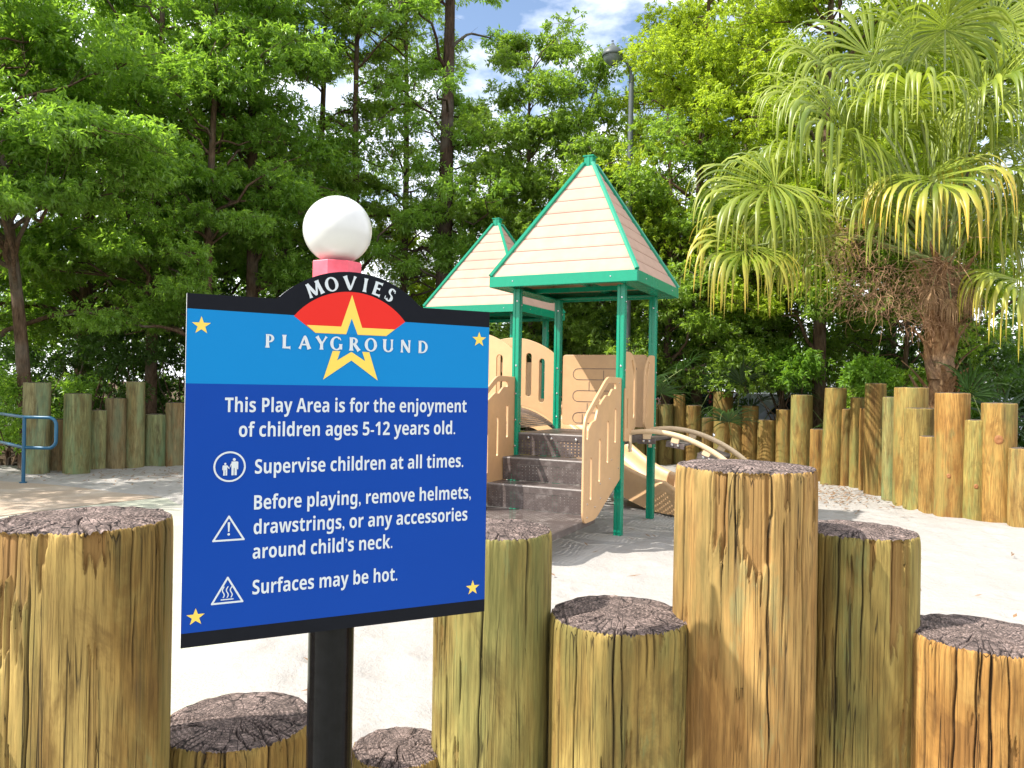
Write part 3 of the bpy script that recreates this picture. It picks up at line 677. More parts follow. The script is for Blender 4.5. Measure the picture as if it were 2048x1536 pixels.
def mathb(s):
    r = ''
    for c in s:
        if 'A' <= c <= 'Z': r += chr(0x1D5D4+ord(c)-65)
        elif 'a' <= c <= 'z': r += chr(0x1D5EE+ord(c)-97)
        elif '0' <= c <= '9': r += chr(0x1D7EC+ord(c)-48)
        else: r += c
    return r
def text_mesh(s):
    cu = bpy.data.curves.new('lettering', 'FONT'); cu.body = mathb(s); cu.size = 1; cu.resolution_u = 5
    ob = bpy.data.objects.new('lettering_source', cu); COL.objects.link(ob)
    dg = bpy.context.evaluated_depsgraph_get(); me = bpy.data.meshes.new_from_object(ob.evaluated_get(dg)); bpy.data.objects.remove(ob)
    return me
def text_line(s, x0, x1, zb, cap=.0272):
    me = text_mesh(s); n = len(me.vertices); co = np.empty(n*3, np.float32); me.vertices.foreach_get('co', co); co = co.reshape(-1, 3)
    a, b = co[:, 0].min(), co[:, 0].max(); k = (x1-x0)/(b-a); kz = cap/.714
    V = np.c_[x0+(co[:, 0]-a)*k, np.full(n, -.0013), zb+co[:, 1]*kz]
    me.vertices.foreach_set('co', V.astype(np.float32).ravel()); me.materials.clear(); me.materials.append(M['print']); me.update()
    o = bpy.data.objects.new('lettering', me); COL.objects.link(o); o.parent = sign
    return o
text_line('This Play Area is for the enjoyment', .0690, .5590, 1.4418)
text_line('of children ages 5-12 years old.', .0948, .5335, 1.3950)
text_line('Supervise children at all times.', .1250, .5535, 1.3243)
text_line('Before playing, remove helmets,', .1246, .5724, 1.2558)
text_line('drawstrings, or any accessories', .1246, .5652, 1.2088)
text_line('around child’s neck.', .1237, .3990, 1.1620)
text_line('Surfaces may be hot.', .1245, .4108, 1.0940)
def band(P, w, closed=True):
    out = []; n = len(P)
    for i in range(n if closed else n-1):
        a, b = Vector(P[i]), Vector(P[(i+1) % n]); d = (b-a).normalized(); nn = Vector((-d.y, d.x))*w/2; e = d*w*.4
        out.append([tuple(a-e+nn), tuple(b+e+nn), tuple(b+e-nn), tuple(a-e-nn)])
    return out
def disc(cx, cz, r, n=14): return [(cx+r*cos(2*pi*k/n), cz+r*sin(2*pi*k/n)) for k in range(n)]
def rect(x0, z0, x1, z1): return [(x0, z0), (x1, z0), (x1, z1), (x0, z1)]
ic = (.0794, 1.3391); q = []
for k in range(36):
    a, b = 2*pi*k/36, 2*pi*(k+1)/36; q.append([(ic[0]+.0288*cos(a), ic[1]+.0288*sin(a)), (ic[0]+.0288*cos(b), ic[1]+.0288*sin(b)), (ic[0]+.0255*cos(b), ic[1]+.0255*sin(b)), (ic[0]+.0255*cos(a), ic[1]+.0255*sin(a))])
def figure(cx, zb, h, s):
    return [disc(cx, zb+h*.91, h*.085), rect(cx-h*.15, zb+h*.42, cx+h*.15, zb+h*.80), rect(cx-h*.145, zb, cx-h*.02, zb+h*.43), rect(cx+h*.02, zb, cx+h*.145, zb+h*.43)]
q += figure(.0873, 1.3228, .0325, 1) + figure(.0715, 1.3228, .0240, 1)
q += [[(.0755, 1.3415), (.0790, 1.3365), (.0785, 1.3345), (.0740, 1.3395)], [(.0790, 1.3365), (.0832, 1.3440), (.0815, 1.3455), (.0783, 1.3350)],
      [(.0915, 1.3490), (.0945, 1.3480), (.0945, 1.3340), (.0925, 1.3340)], [(.0682, 1.3420), (.0668, 1.3415), (.0662, 1.3330), (.0675, 1.3330)]]
flat('supervise_icon', q, .0012, M['print'])
tri = lambda cx, z0, z1, hw: [(cx, z1), (cx-hw, z0), (cx+hw, z0)]
flat('warning_icon', band(tri(.0799, 1.2008, 1.2452, .0270), .0034)+[[(.0778, 1.2345), (.0820, 1.2345), (.0811, 1.2165), (.0787, 1.2165)], disc(.0799, 1.2118, .0024)], .0012, M['print'])
q = band(tri(.0796, 1.0833, 1.1302, .0270), .0034) + [rect(.0678, 1.0885, .0905, 1.0905)]
for cx in (.0722, .0792, .0862):
    P = [(cx+.0018*sin(k/9*2.2*pi), 1.0935+.0200*k/9) for k in range(10)]; q += band(P, .0019, False)
flat('hot_surface_icon', q, .0012, M['print'])
# support post, collar and globe
pc = (.2905, TH+.047)
mb = MB(); P = [(pc[0]+.0465*cos(a), pc[1]+.0465*sin(a)) for a in np.linspace(0, 2*pi, 48, endpoint=False)]
mb.grid([[(x, y, z) for x, y in P] for z in (0, 1.60)], 0, True); mb.poly([(x, y, 1.60) for x, y in P]); mb.build('post', M['black'], sign, smooth=True)
mb = MB(); pr = [(.0415, 1.700), (.0515, 1.7005), (.0525, 1.7025), (.0525, 1.7465), (.0512, 1.7485), (.030, 1.7490)]
mb.grid([[(.2885+r*cos(a), pc[1]+r*sin(a), z) for a in np.linspace(0, 2*pi, 8, endpoint=False)+.2] for r, z in pr], 0, True); mb.build('collar', M['pink'], sign)
mb = MB(); mb.tube([(.2885, pc[1], 1.60), (.2885, pc[1], 1.7005)], .036, 20); mb.build('post_cap', M['black'], sign)
gr_, gz = .0700, 1.8165
mb = MB(); rows = []
for i in range(1, 40):
    a = pi*i/40; rows.append([(.2885+gr_*sin(a)*cos(b), pc[1]+gr_*sin(a)*sin(b), gz-gr_*cos(a)) for b in np.linspace(0, 2*pi, 64, endpoint=False)])
mb.grid(rows, 0, True); mb.poly(rows[0][::-1]); mb.poly(rows[-1]); mb.build('globe', M['white'], sign, smooth=True)
mb = MB()
for z in (1.12, 1.50):
    mb = MB(); mb.box((.2905, TH+.003, z), (.14, .006, .03)); mb.build('mounting_bracket', M['black'], sign)

# ------------------------------------------------------------------ play structure
PX, PY, PYAW = 1.096, 7.773, -.462
SR, SD, OV, ZB, ZT, ZA, DK = 1.171, 1.125, .231, 2.543, 2.655, 4.02, 1.00
play = tag(empty('play_structure', (PX, PY, 0), PYAW), 'tan and green playground climbing structure with two pointed roofs, steps, arched climber and slide', 'play structure')
# local frame: +x to the right along the front, +y to the back
PW = .082
def post_profile():
    h, g, e = PW/2, .010, .007; q = []
    for k in range(4):
        a = k*pi/2; c, s = round(cos(a)), round(sin(a))
        for x, y in ((h, -h+.009), (h, -g), (h-e, -g+.003), (h-e, g-.003), (h, g), (h, h-.009), (h-.003, h-.003), (h-.009, h)):
            q.append((x*c-y*s, x*s+y*c))
    return q
PP = post_profile()
post_me = {}
bolt_me = {}
def bolt(parent, p, d, r=.011, ln=.007):
    k = (r, ln)
    if k not in bolt_me:
        mb = MB(); mb.tube([(0, 0, 0), (0, 0, ln*.6), (0, 0, ln)], [r, r*.95, r*.55], 10); o = mb.build('bolt', M['steel'], parent, smooth=False); bolt_me[k] = o.data
    else: o = link('bolt', bolt_me[k], None, parent)
    o.location = p; o.rotation_euler = Vector(d).to_track_quat('Z', 'Y').to_euler(); return o
def play_post(x, y, z1=ZB):
    if z1 not in post_me:
        mb = MB(); mb.prism(PP, lambda u, v, w_: (u, v, z1-w_), z1+.05); o = mb.build('post', M['green'], play); post_me[z1] = o.data
    else: o = link('post', post_me[z1], None, play)
    o.location = (x, y, 0)
    for z in (ZB-.13, 1.72, 1.42, 1.14, .86):
        if z < z1: bolt(o, (.013, -PW/2, z), (0, -1, 0)); bolt(o, (PW/2, .013, z-.04), (1, 0, 0))
T2X, T2Y = -2.43, 2.44
for tx_, ty_ in ((0, 0), (T2X, T2Y)):
    for x, y in ((0, 0), (-SR, 0), (0, SD), (-SR, SD)): play_post(tx_+x, ty_+y)
mdx = T2X-.02
for x, y in ((mdx-SR, 0), (mdx, 0), (mdx, SD), (mdx-SR, SD)): play_post(x, y, 1.95)

def roof(ox, oy):
    rt = empty('roof'); rt.parent = play; rt.location = (ox-SR/2, oy+SD/2, 0)
    hx, hy = SR/2+OV, SD/2+OV; tk = .035
    # fascia: four boards butted
    for k in range(4):
        mb = MB(); bl = []
        L_, off = (hx, hy) if k % 2 == 0 else (hy, hx)
        ln = 2*L_ if k % 2 == 0 else 2*L_-2*tk
        R_ = Matrix.Rotation(k*pi/2, 3, 'Z'); c = R_ @ Vector((0, -(off-tk/2), (ZB+ZT)/2))
        mb.box(c, (ln-.002, tk, ZT-ZB), R_, bev=.006)
        for u in (-.33, .33):
            b = R_ @ Vector((u*ln, -off, (ZB+ZT)/2)); n_ = R_ @ Vector((0, -1, 0)); bl.append((b, n_))
        mb.build('fascia', M['green'], rt)
        for b_, n_ in bl: bolt(rt, b_, n_, .008, .005)
    # soffit frame seen from below
    mb = MB(); 
    for s in (-1, 1): mb.box((s*(hx-.13), 0, ZB+.01), (.16, 2*hy-.08, .012)); mb.box((0, s*(hy-.13), ZB+.024), (2*hx-.42, .16, .012))
    mb.build('soffit_plate', M['green'], rt)
    mb = MB(); mb.box((0, 0, ZB+.045), (2*hx-.08, .05, .05)); mb.box((0, 0, ZB+.10), (.05, 2*hy-.08, .05)); mb.build('cross_beam', M['green'], rt)
    # planks on four slopes
    NB = 9; z0, z1 = ZT-.004, ZA-.07; top = .055
    for k in range(4):
        R_ = Matrix.Rotation(k*pi/2, 3, 'Z'); a, b = (hx, hy) if k % 2 == 0 else (hy, hx)
        def PT(u, s): # u -1..1 across, s 0..1 up
            w_ = a-.01+(top-a+.01)*s; d_ = b-.01+(top-b+.01)*s
            return R_ @ Vector((u*w_, -d_, z0+(z1-z0)*s))
        nrm = (PT(1, 0)-PT(-1, 0)).cross(PT(-1, 1)-PT(-1, 0)).normalized()
        for i in range(NB):
            s0, s1 = i/NB, (i+1)/NB; g = .0045; mb = MB()
            rows = [[PT(u, s)-nrm*dd for u in (-1, 1)] for s, dd in ((s0+.0005, .014), (s0+.003, g), (s0+.016, .0), (s1-.016, .0), (s1-.003, g), (s1-.0005, .014))]
            mb.grid(rows)
            bk = [[PT(u, s)-nrm*.016 for u in (-1, 1)] for s in (s0+.0005, s1-.0005)]
            mb.grid(bk, 0, False, True)
            mb.build('roof_board', M['roofb'], rt)
        mb = MB(); mb.poly([PT(-1, 0)-nrm*.022, PT(1, 0)-nrm*.022, PT(1, 1)-nrm*.022, PT(-1, 1)-nrm*.022]); mb.build('roof_lining', M['beige'], rt)
        # hip
        e0, e1 = PT(1, 0)+Vector((0, 0, .012)), PT(1, 1)+Vector((0, 0, .02))
        mb = MB(); top_ = R_ @ Vector((.03, -.03, ZA-.05)) if k % 2 == 0 else R_ @ Vector((.03, -.03, ZA-.05))
        mb.tube([e0, e0.lerp(e1, .5), e1, top_], [.026, .026, .024, .018], 6); mb.build('hip_bar', M['green'], rt)
    mb = MB(); mb.box((0, 0, ZA-.045), (.105, .105, .15), bev=.008)
    mb.box((0, 0, ZA+.036), (.125, .125, .012))
    for k in range(4):
        R_ = Matrix.Rotation(k*pi/2, 3, 'Z'); mb.box(R_ @ Vector((.0, -.055, ZA-.04)), (.03, .008, .14), R_)
    mb.build('roof_cap', M['green'], rt)
for ox, oy in ((0, 0), (T2X, T2Y)): roof(ox, oy)

# panels with holes: build by filling curves
def panel(name, outline, holes, frame, th=.02, mat='beige', bevel=.004, parent=play, loc=None):
    cu = bpy.data.curves.new('c', 'CURVE'); cu.dimensions = '2D'; cu.fill_mode = 'BOTH'; cu.extrude = th/2-bevel; cu.bevel_depth = bevel; cu.bevel_resolution = 2; cu.offset = -bevel
    for loop in [outline]+list(holes):
        sp = cu.splines.new('POLY'); sp.points.add(len(loop)-1)
        for p_, (u, v) in zip(sp.points, loop): p_.co = (u, v, 0, 1)
        sp.use_cyclic_u = True
    ob = bpy.data.objects.new('c', cu); COL.objects.link(ob); me = bpy.data.meshes.new_from_object(ob.evaluated_get(bpy.context.evaluated_depsgraph_get()))
    bpy.data.objects.remove(ob); me.materials.clear(); me.name = name
    me.transform(frame); me.update()
    return link(name, me, M[mat] if isinstance(mat, str) else mat, parent)
def slot(u0, v0, u1, v1, r, n=8):
    """stadium-shaped hole between two points"""
    a = atan2(v1-v0, u1-u0); P = []
    for k in range(n+1): t_ = a-pi/2+pi*k/n; P.append((u1+r*cos(t_), v1+r*sin(t_)))
    for k in range(n+1): t_ = a+pi/2+pi*k/n; P.append((u0+r*cos(t_), v0+r*sin(t_)))
    return P
def rounded(P, r, n=5):
    out = []; m = len(P)
    rr = r if hasattr(r, '__len__') else [r]*m
    for i in range(m):
        a, b, c = Vector(P[i-1]), Vector(P[i]), Vector(P[(i+1) % m]); d0, d1 = (a-b), (c-b)
        q = min(rr[i], d0.length*.45, d1.length*.45); p0, p1 = b+d0.normalized()*q, b+d1.normalized()*q
        for k in range(n+1):
            t_ = k/n; out.append(tuple((1-t_)**2*p0+2*t_*(1-t_)*b+t_*t_*p1))
    return out
def frame_y(x):   # panel in the plane x = const: u runs towards the viewer (-y), v up
    return Matrix(((0, 0, 1, x), (-1, 0, 0, 0), (0, 1, 0, 0), (0, 0, 0, 1)))
def frame_x(y):   # panel in the plane y = const: u runs along +x, v up
    return Matrix(((1, 0, 0, 0), (0, 0, -1, y), (0, 1, 0, 0), (0, 0, 0, 1)))

# stair side panels (same outline left and right)
so_ = rounded([(.06, 1.60), (.06, .62), (.55, .40), (.70, .30), (1.02, .29), (1.04, .36), (1.045, 1.12), (1.03, 1.22), (.66, 1.56), (.50, 1.605)], [.03, .05, .1, .08, .05, .03, .08, .08, .12, .06])
so_ = rounded([(.0, 1.60), (.0, .60), (.55, .36), (.72, .28), (1.0, .28), (1.045, .36), (1.045, 1.14), (1.0, 1.25), (.50, 1.57), (.42, 1.605)], [.03, .03, .1, .08, .06, .05, .10, .10, .08, .05])
holes = [rounded([(.20, 1.545), (.42, 1.545), (.60, 1.44), (.70, 1.375), (.66, 1.335), (.60, 1.37), (.48, 1.43), (.40, 1.42), (.30, 1.49), (.20, 1.49)], .018),
         rounded([(.74, 1.345), (.97, 1.205), (.99, 1.14), (.99, 1.03), (.95, 1.03), (.94, 1.12), (.86, 1.18), (.76, 1.20), (.72, 1.26), (.70, 1.30)], .018),
         slot(.20, .98, .20, 1.28, .022), slot(.42, .80, .42, 1.16, .022), slot(.64, .64, .64, 1.0, .022), slot(.86, .50, .86, .84, .022)]
# left panel stands a little outside the left post line
panel('stair_side_panel', so_, holes, frame_y(.012), .022)
panel('stair_side_panel', so_, holes, frame_y(-SR-.012), .022)
for u, v in ((.1, .70), (.1, 1.55), (.6, .46), (.62, .60), (.35, .62), (.30, .80), (.95, .45), (.95, .33), (.75, .40)): bolt(play, (.022, -u, v), (1, 0, 0), .009, .005)
# small handle panel at the head of the right stair panel
panel('handle_panel', rounded([(-.13, 1.50), (.02, 1.50), (.02, .96), (-.13, .96)], .03), [slot(-.055, 1.1, -.055, 1.38, .018)], frame_y(.052), .02)

def perf_plate(mb, o, ux, uy, nx_, ny_, hole=.55, th=.003):
    """plate o + i*ux + j*uy with a hole in every cell"""
    o, ux, uy = Vector(o), Vector(ux), Vector(uy); n_ = ux.cross(uy).normalized()
    for i in range(nx_):
        for j in range(ny_):
            c = o+ux*(i+.5)+uy*(j+.5); h = hole/2
            A = [c-ux*.5-uy*.5, c+ux*.5-uy*.5, c+ux*.5+uy*.5, c-ux*.5+uy*.5]
            B = [c-uy*h, c+ux*h, c+uy*h, c-ux*h]
            b = len(mb.v); mb.v += [tuple(p) for p in A+B]
            for q in ((0, 1, 5, 4), (1, 2, 6, 5), (2, 3, 7, 6), (3, 0, 4, 7)):
                mb.f.append(tuple(b+k for k in q)); mb.m.append(0)
            mb.f += [(b+0, b+4, b+7), (b+1, b+5, b+4)][:0]
TZ = [(DK, 0.0), (.765, -.33), (.53, -.66), (.295, -1.70)]
xa, xb = -SR+.02, -.015
# deck, treads and risers of perforated plate
for lv, (z, y0) in enumerate(TZ):
    if lv == 0: ya, yb = 0.0, SD
    else: ya, yb = TZ[lv][1], TZ[lv-1][1]
    n1 = int(round((xb-xa)/.040)); n2 = int(round((yb-ya)/.040)); mb = MB()
    perf_plate(mb, (xa, ya+.012, z), ((xb-xa)/n1, 0, 0), (0, (yb-ya-.012)/n2, 0), n1, n2, .44)
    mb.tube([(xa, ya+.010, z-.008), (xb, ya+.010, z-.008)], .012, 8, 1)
    mb.build('deck_plate' if lv == 0 else 'stair_tread', [M['dk'], M['dk_sheen']], play)
    if lv < 3:
        z1 = TZ[lv+1][0]; mb = MB(); m = int(round((z-z1-.07)/.030))
        perf_plate(mb, (xa, ya+.004, z1+.005), ((xb-xa)/n1, 0, 0), (0, 0, (z-z1-.075)/m), n1, m, .20 if lv else .36)
        mb.box(((xa+xb)/2, ya+.004, z-.043), (xb-xa, .006, .052)); mb.build('stair_riser', M['dk'], play)
        if lv == 0:
            for x in (-1.02, -.75, -.47, -.2): bolt(play, (x, ya+.001, z-.05), (0, -1, 0), .016, .011)
mb = MB(); mb.box((xb+.004, -1.18, .265), (.01, 1.03, .055)); mb.box((xa-.004, -1.18, .265), (.01, 1.03, .055)); mb.box(((xa+xb)/2, -1.70, .265), (xb-xa, .01, .055))
for y in (-.75, -1.45): mb.box((-.75, y, .12), (.05, .05, .30))
mb.build('stair_frame', M['dk'], play)
mb = MB(); 
for y in (.01, SD-.01): mb.box((-SR/2, y, DK-.045), (SR-.09, .008, .075))
for x in (-.005, -SR+.005): mb.box((x, SD/2, DK-.045), (.008, SD-.09, .075))
mb.build('deck_frame', M['dk'], play)

# back panel with maze play lines
bp = panel('back_panel', rounded([(-SR+.07, 1.05), (-.06, 1.05), (-.06, 1.885), (-SR+.07, 1.885)], .04), [], frame_x(SD), .022)
mb = MB(); yy = SD-.0135
def gl(P, wd=.007):
    for a, b in zip(P[:-1], P[1:]):
        a, b = Vector(a), Vector(b); d = (b-a).normalized(); nn = Vector((-d.y, d.x))*wd/2
        mb.poly([(p.x, yy, p.y) for p in (a-nn, b-nn, b+nn, a+nn)])
def arcp(cx, cz, r, a0, a1, n=10): return [(cx+r*cos(radians(a0+(a1-a0)*k/n)), cz+r*sin(radians(a0+(a1-a0)*k/n))) for k in range(n+1)]
xl, xr, zz = -.90, -.28, [1.72, 1.59, 1.46, 1.33, 1.20, 1.12]
r_ = .065
gl([(-.90, 1.72), (-.20, 1.72)]); gl(arcp(xl, 1.655, r_, 90, 270)); gl([(xl, 1.59), (xr, 1.59)]); gl(arcp(xr, 1.525, r_, 90, -90)); gl([(xr, 1.46), (xl, 1.46)])
gl(arcp(xl, 1.395, r_, 90, 270)); gl([(xl, 1.33), (xr, 1.33)]); gl(arcp(xr, 1.265, r_, 90, -90)); gl([(xr, 1.20), (xl, 1.20)]); gl(arcp(xl, 1.135, r_*.95, 90, 270)); gl([(xl, 1.075), (-.22, 1.075)])
for x, z0_, z1_ in ((-.58, 1.59, 1.72), (-.76, 1.46, 1.59), (-.66, 1.33, 1.46), (-.78, 1.20, 1.33), (-.84, 1.075, 1.20), (-.5, 1.2, 1.33), (-.42, 1.46, 1.59)): gl([(x, z0_), (x, z1_-.02)])
mb.poly([(-.20+.022*cos(a), yy, 1.72+.022*sin(a)) for a in np.linspace(0, 2*pi, 14, endpoint=False)]); mb.poly([(-.22+.022*cos(a), yy, 1.075+.022*sin(a)) for a in np.linspace(0, 2*pi, 14, endpoint=False)])
mb.build('maze_line', M['dk'], bp)

# entry panels with grip bars, right side of the near deck
def entry(y0, y1, flip):
    s = 1 if not flip else -1; w_ = abs(y1-y0); o = y0 if not flip else y1
    P = rounded([(0, 1.05), (w_*.70, 1.05), (w_*.78, 1.30), (w_, 1.42), (w_, 1.68), (w_*.55, 1.87), (0, 1.87)], [.03, .03, .05, .08, .16, .16, .03])
    H_ = [slot(w_*.66, 1.50, w_*.62, 1.72, .024)]
    P = rounded([(0, 1.03), (w_*.72, 1.03), (w_, 1.10), (w_, 1.72), (w_*.6, 1.87), (0, 1.87)], [.03, .05, .04, .2, .16, .03])
    H_ = [rounded([(w_*.78, 1.18), (w_*.86, 1.22), (w_*.86, 1.68), (w_*.62, 1.80), (w_*.52, 1.78), (w_*.74, 1.64), (w_*.74, 1.20)], .02)]
    fr_ = Matrix(((0, 0, 1, .03), (s, 0, 0, o), (0, 1, 0, 0), (0, 0, 0, 1)))
    panel('entry_panel', P, H_, fr_, .022)
entry(.045, .40, False); entry(.72, SD-.045, True)

# curved bridge to the left: side panels with slots
def brz(u): return .24*(1-((u+SR+.60)/.62)**2)      # rise above the deck along x
def bridge_panel(y, x0, x1, name='bridge_panel'):
    n = 24; xs = np.linspace(x1, x0, n); top = [(x, 1.86+brz(x)) for x in xs]; bot = [(x, 1.03+brz(x)) for x in xs[::-1]]
    H_ = []
    for cx in np.linspace(x0+.14, x1-.16, 6): H_.append(slot(cx, 1.20+brz(cx), cx, 1.66+brz(cx), .037))
    return panel(name, top+bot, H_, frame_x(y), .022)
bx0, bx1 = mdx+.045, -SR-.045
bridge_panel(SD, bx0, bx1); bridge_panel(0.0, bx0, bx1)
mb = MB(); nb = 40; xs = np.linspace(bx0-.02, bx1+.02, nb+1)
for i in range(nb):
    za_, zb_ = DK+.01+brz(xs[i]), DK+.01+brz(xs[i+1]); perf_plate(mb, (xs[i], .03, za_), (xs[i+1]-xs[i], 0, zb_-za_), (0, (SD-.06)/34, 0), 1, 34, .5)
mb.build('bridge_deck', M['dk'], play)
mb = MB()
for y in (.03, SD-.03): mb.tube([(x, y, DK-.03+brz(x)) for x in xs[::4]], .02, 6)
mb.build('bridge_rail', M['dk'], play)
# middle and far decks, mostly behind the sign
for (x0_, x1_, y0_, y1_) in ((mdx-SR, mdx, 0, SD), (mdx-SR, mdx, SD+.01, T2Y), (T2X-SR, T2X, T2Y+.01, T2Y+SD)):
    mb = MB(); perf_plate(mb, (x0_, y0_, DK), ((x1_-x0_)/24, 0, 0), (0, (y1_-y0_)/24, 0), 24, 24, .5); mb.box(((x0_+x1_)/2, y0_+.005, DK-.045), (x1_-x0_-.09, .008, .075)); mb.build('deck_plate', M['dk'], play)
for (x0_, x1_, y0_) in ((mdx-SR+.05, mdx-.05, 0.0), (T2X-SR+.05, T2X-.05, T2Y+SD)):
    panel('guard_panel', rounded([(x0_, 1.04), (x1_, 1.04), (x1_, 1.88), (x0_, 1.88)], .04), [slot(c_, 1.2, c_, 1.7, .03) for c_ in np.linspace(x0_+.15, x1_-.15, 5)], frame_x(y0_), .022)

# arched climber to the right
def arch(u):  # u 0..1 along the arch, returns (x, z)
    a = u*radians(88); return (.03+1.62*sin(a)**1.15, .10+.99*cos(a)**.9 if u < 1 else .1)
def arch(u):
    P = [(.03, 1.04), (.30, 1.06), (.62, 1.00), (.95, .84), (1.22, .60), (1.40, .32), (1.50, .0), (1.53, -.1)]
    k = u*(len(P)-1); i = min(int(k), len(P)-2); f = k-i
    p0, p1, p2, p3 = P[max(i-1, 0)], P[i], P[i+1], P[min(i+2, len(P)-1)]
    return tuple(.5*((2*p1[j])+(-p0[j]+p2[j])*f+(2*p0[j]-5*p1[j]+4*p2[j]-p3[j])*f*f+(-p0[j]+3*p1[j]-3*p2[j]+p3[j])*f**3) for j in (0, 1))
ya_, yb_ = .25, .98
for y in (ya_, yb_):
    mb = MB(); mb.tube([(arch(k/40)[0], y, arch(k/40)[1]) for k in range(41)], .027, 10)
    mb.tube([(.03, y, 1.04), (.03, y, .84)], .02, 8); mb.build('climber_rail', M['rail'], play, smooth=True)
mb = MB()
for k, u in enumerate((.10, .235, .37, .50, .625, .74, .85)):
    x, z = arch(u); x2, z2 = arch(u+.02); a = atan2(z2-z, x2-x); R_ = Matrix.Rotation(-a, 3, 'Y')
    mb = MB(); mb.box(Vector((x, (ya_+yb_)/2, z-.085)), (.20, yb_-ya_-.02, .022), Matrix.Rotation(-a*.55, 3, 'Y'), bev=.008)
    for y in (ya_-.005, yb_+.005): mb.box(Vector((x, y, z-.105)), (.19, .012, .05), Matrix.Rotation(-a*.55, 3, 'Y'), bev=.003)
    o = mb.build('climber_step', M['dk'], play)
    for y, s in ((ya_, -1), (yb_, 1)):
        mb = MB(); mb.box(Vector((x, y, z-.05)), (.08, .018, .065), R_, bev=.004); mb.build('bracket', M['rail'], o)
    for dx in (-.03, .03): bolt(o, Vector((x, ya_-.013, z-.10)) + Matrix.Rotation(-a*.55, 3, 'Y') @ Vector((dx, 0, 0)), (0, -1, 0), .014, .012)

# slide: trough with rolled rims, running behind the near tower to the right
sp_ = [(-2.38, 2.85, 1.04), (-1.95, 2.75, 1.0), (-1.35, 2.5, .78), (-.8, 2.2, .48), (-.4, 2.03, .26), (-.1, 1.92, .16), (.12, 1.83, .13), (.36, 1.72, .13)]
def cr(P, k):
    i = min(int(k), len(P)-2); f = k-i; q = [P[max(i-1, 0)], P[i], P[i+1], P[min(i+2, len(P)-1)]]
    return Vector([.5*((2*q[1][j])+(-q[0][j]+q[2][j])*f+(2*q[0][j]-5*q[1][j]+4*q[2][j]-q[3][j])*f*f+(-q[0][j]+3*q[1][j]-3*q[2][j]+q[3][j])*f**3) for j in range(3)])
prof = [(-.34, -.10), (-.345, .16), (-.345, .24), (-.325, .275), (-.29, .28), (-.265, .255), (-.25, .18), (-.235, .06), (-.18, .012), (0, 0), (.18, .012), (.235, .06), (.25, .18), (.265, .255), (.29, .28), (.325, .275), (.345, .24), (.345, .16), (.34, -.10)]
rows = []
for i in range(57):
    k = i/56*(len(sp_)-1); p = cr(sp_, k); d = (cr(sp_, min(k+.05, len(sp_)-1.001))-cr(sp_, max(k-.05, 0))); d.z = 0; d.normalize(); s = Vector((-d.y, d.x, 0))
    e = 1-.35*max(0, (i-50)/6); rows.append([p+s*u+Vector((0, 0, v*e if v > 0 else v)) for u, v in prof])
mb = MB(); mb.grid(rows); mb.poly(rows[-1]); sl = mb.build('slide_chute', M['beige'], play, smooth=True)
mb = MB(); e = cr(sp_, len(sp_)-1.001); mb.box((.30, 1.74, .02), (.06, .5, .14), Matrix.Rotation(-.37, 3, 'Z'), bev=.01); mb.build('slide_foot', M['beige'], play)

# ------------------------------------------------------------------ blue handrail
hr = tag(empty('handrail', (-6.955, 11.0, 0)), 'blue tube handrail with a rounded loop end beside the path', 'handrail')
mb = MB()
dl = Vector((-.72, .69, 0)); zt_, zb__ = .935, .50
P = [Vector((0, 0, zt_))+dl*s for s in (3.4, 1.5, .0)] + [Vector((.36, -.02, zt_-.0))]
for k in range(1, 7): a = pi/2*k/6; P.append(Vector((.36+.11*sin(a), -.02, zt_-.11+.11*cos(a))))
for k in range(0, 7): a = pi/2*k/6; P.append(Vector((.36+.11*cos(a), -.02, zb__+.11-.11*sin(a))))
P += [Vector((0, 0, zb__))] + [Vector((0, 0, zb__))+dl*s for s in (1.5, 3.4)]
mb.tube(P, .024, 10); mb.build('rail', M['hrail'], hr, smooth=True)
for s in (0, 2.4):
    mb = MB(); q = dl*s; mb.tube([(q.x, q.y, -.05), (q.x, q.y, zt_)], .025, 12); mb.build('post', M['hrail'], hr, smooth=True)
    mb = MB(); mb.tube([(q.x, q.y, -.01), (q.x, q.y, .012)], .05, 14); mb.build('base_flange', M['hrail'], hr)

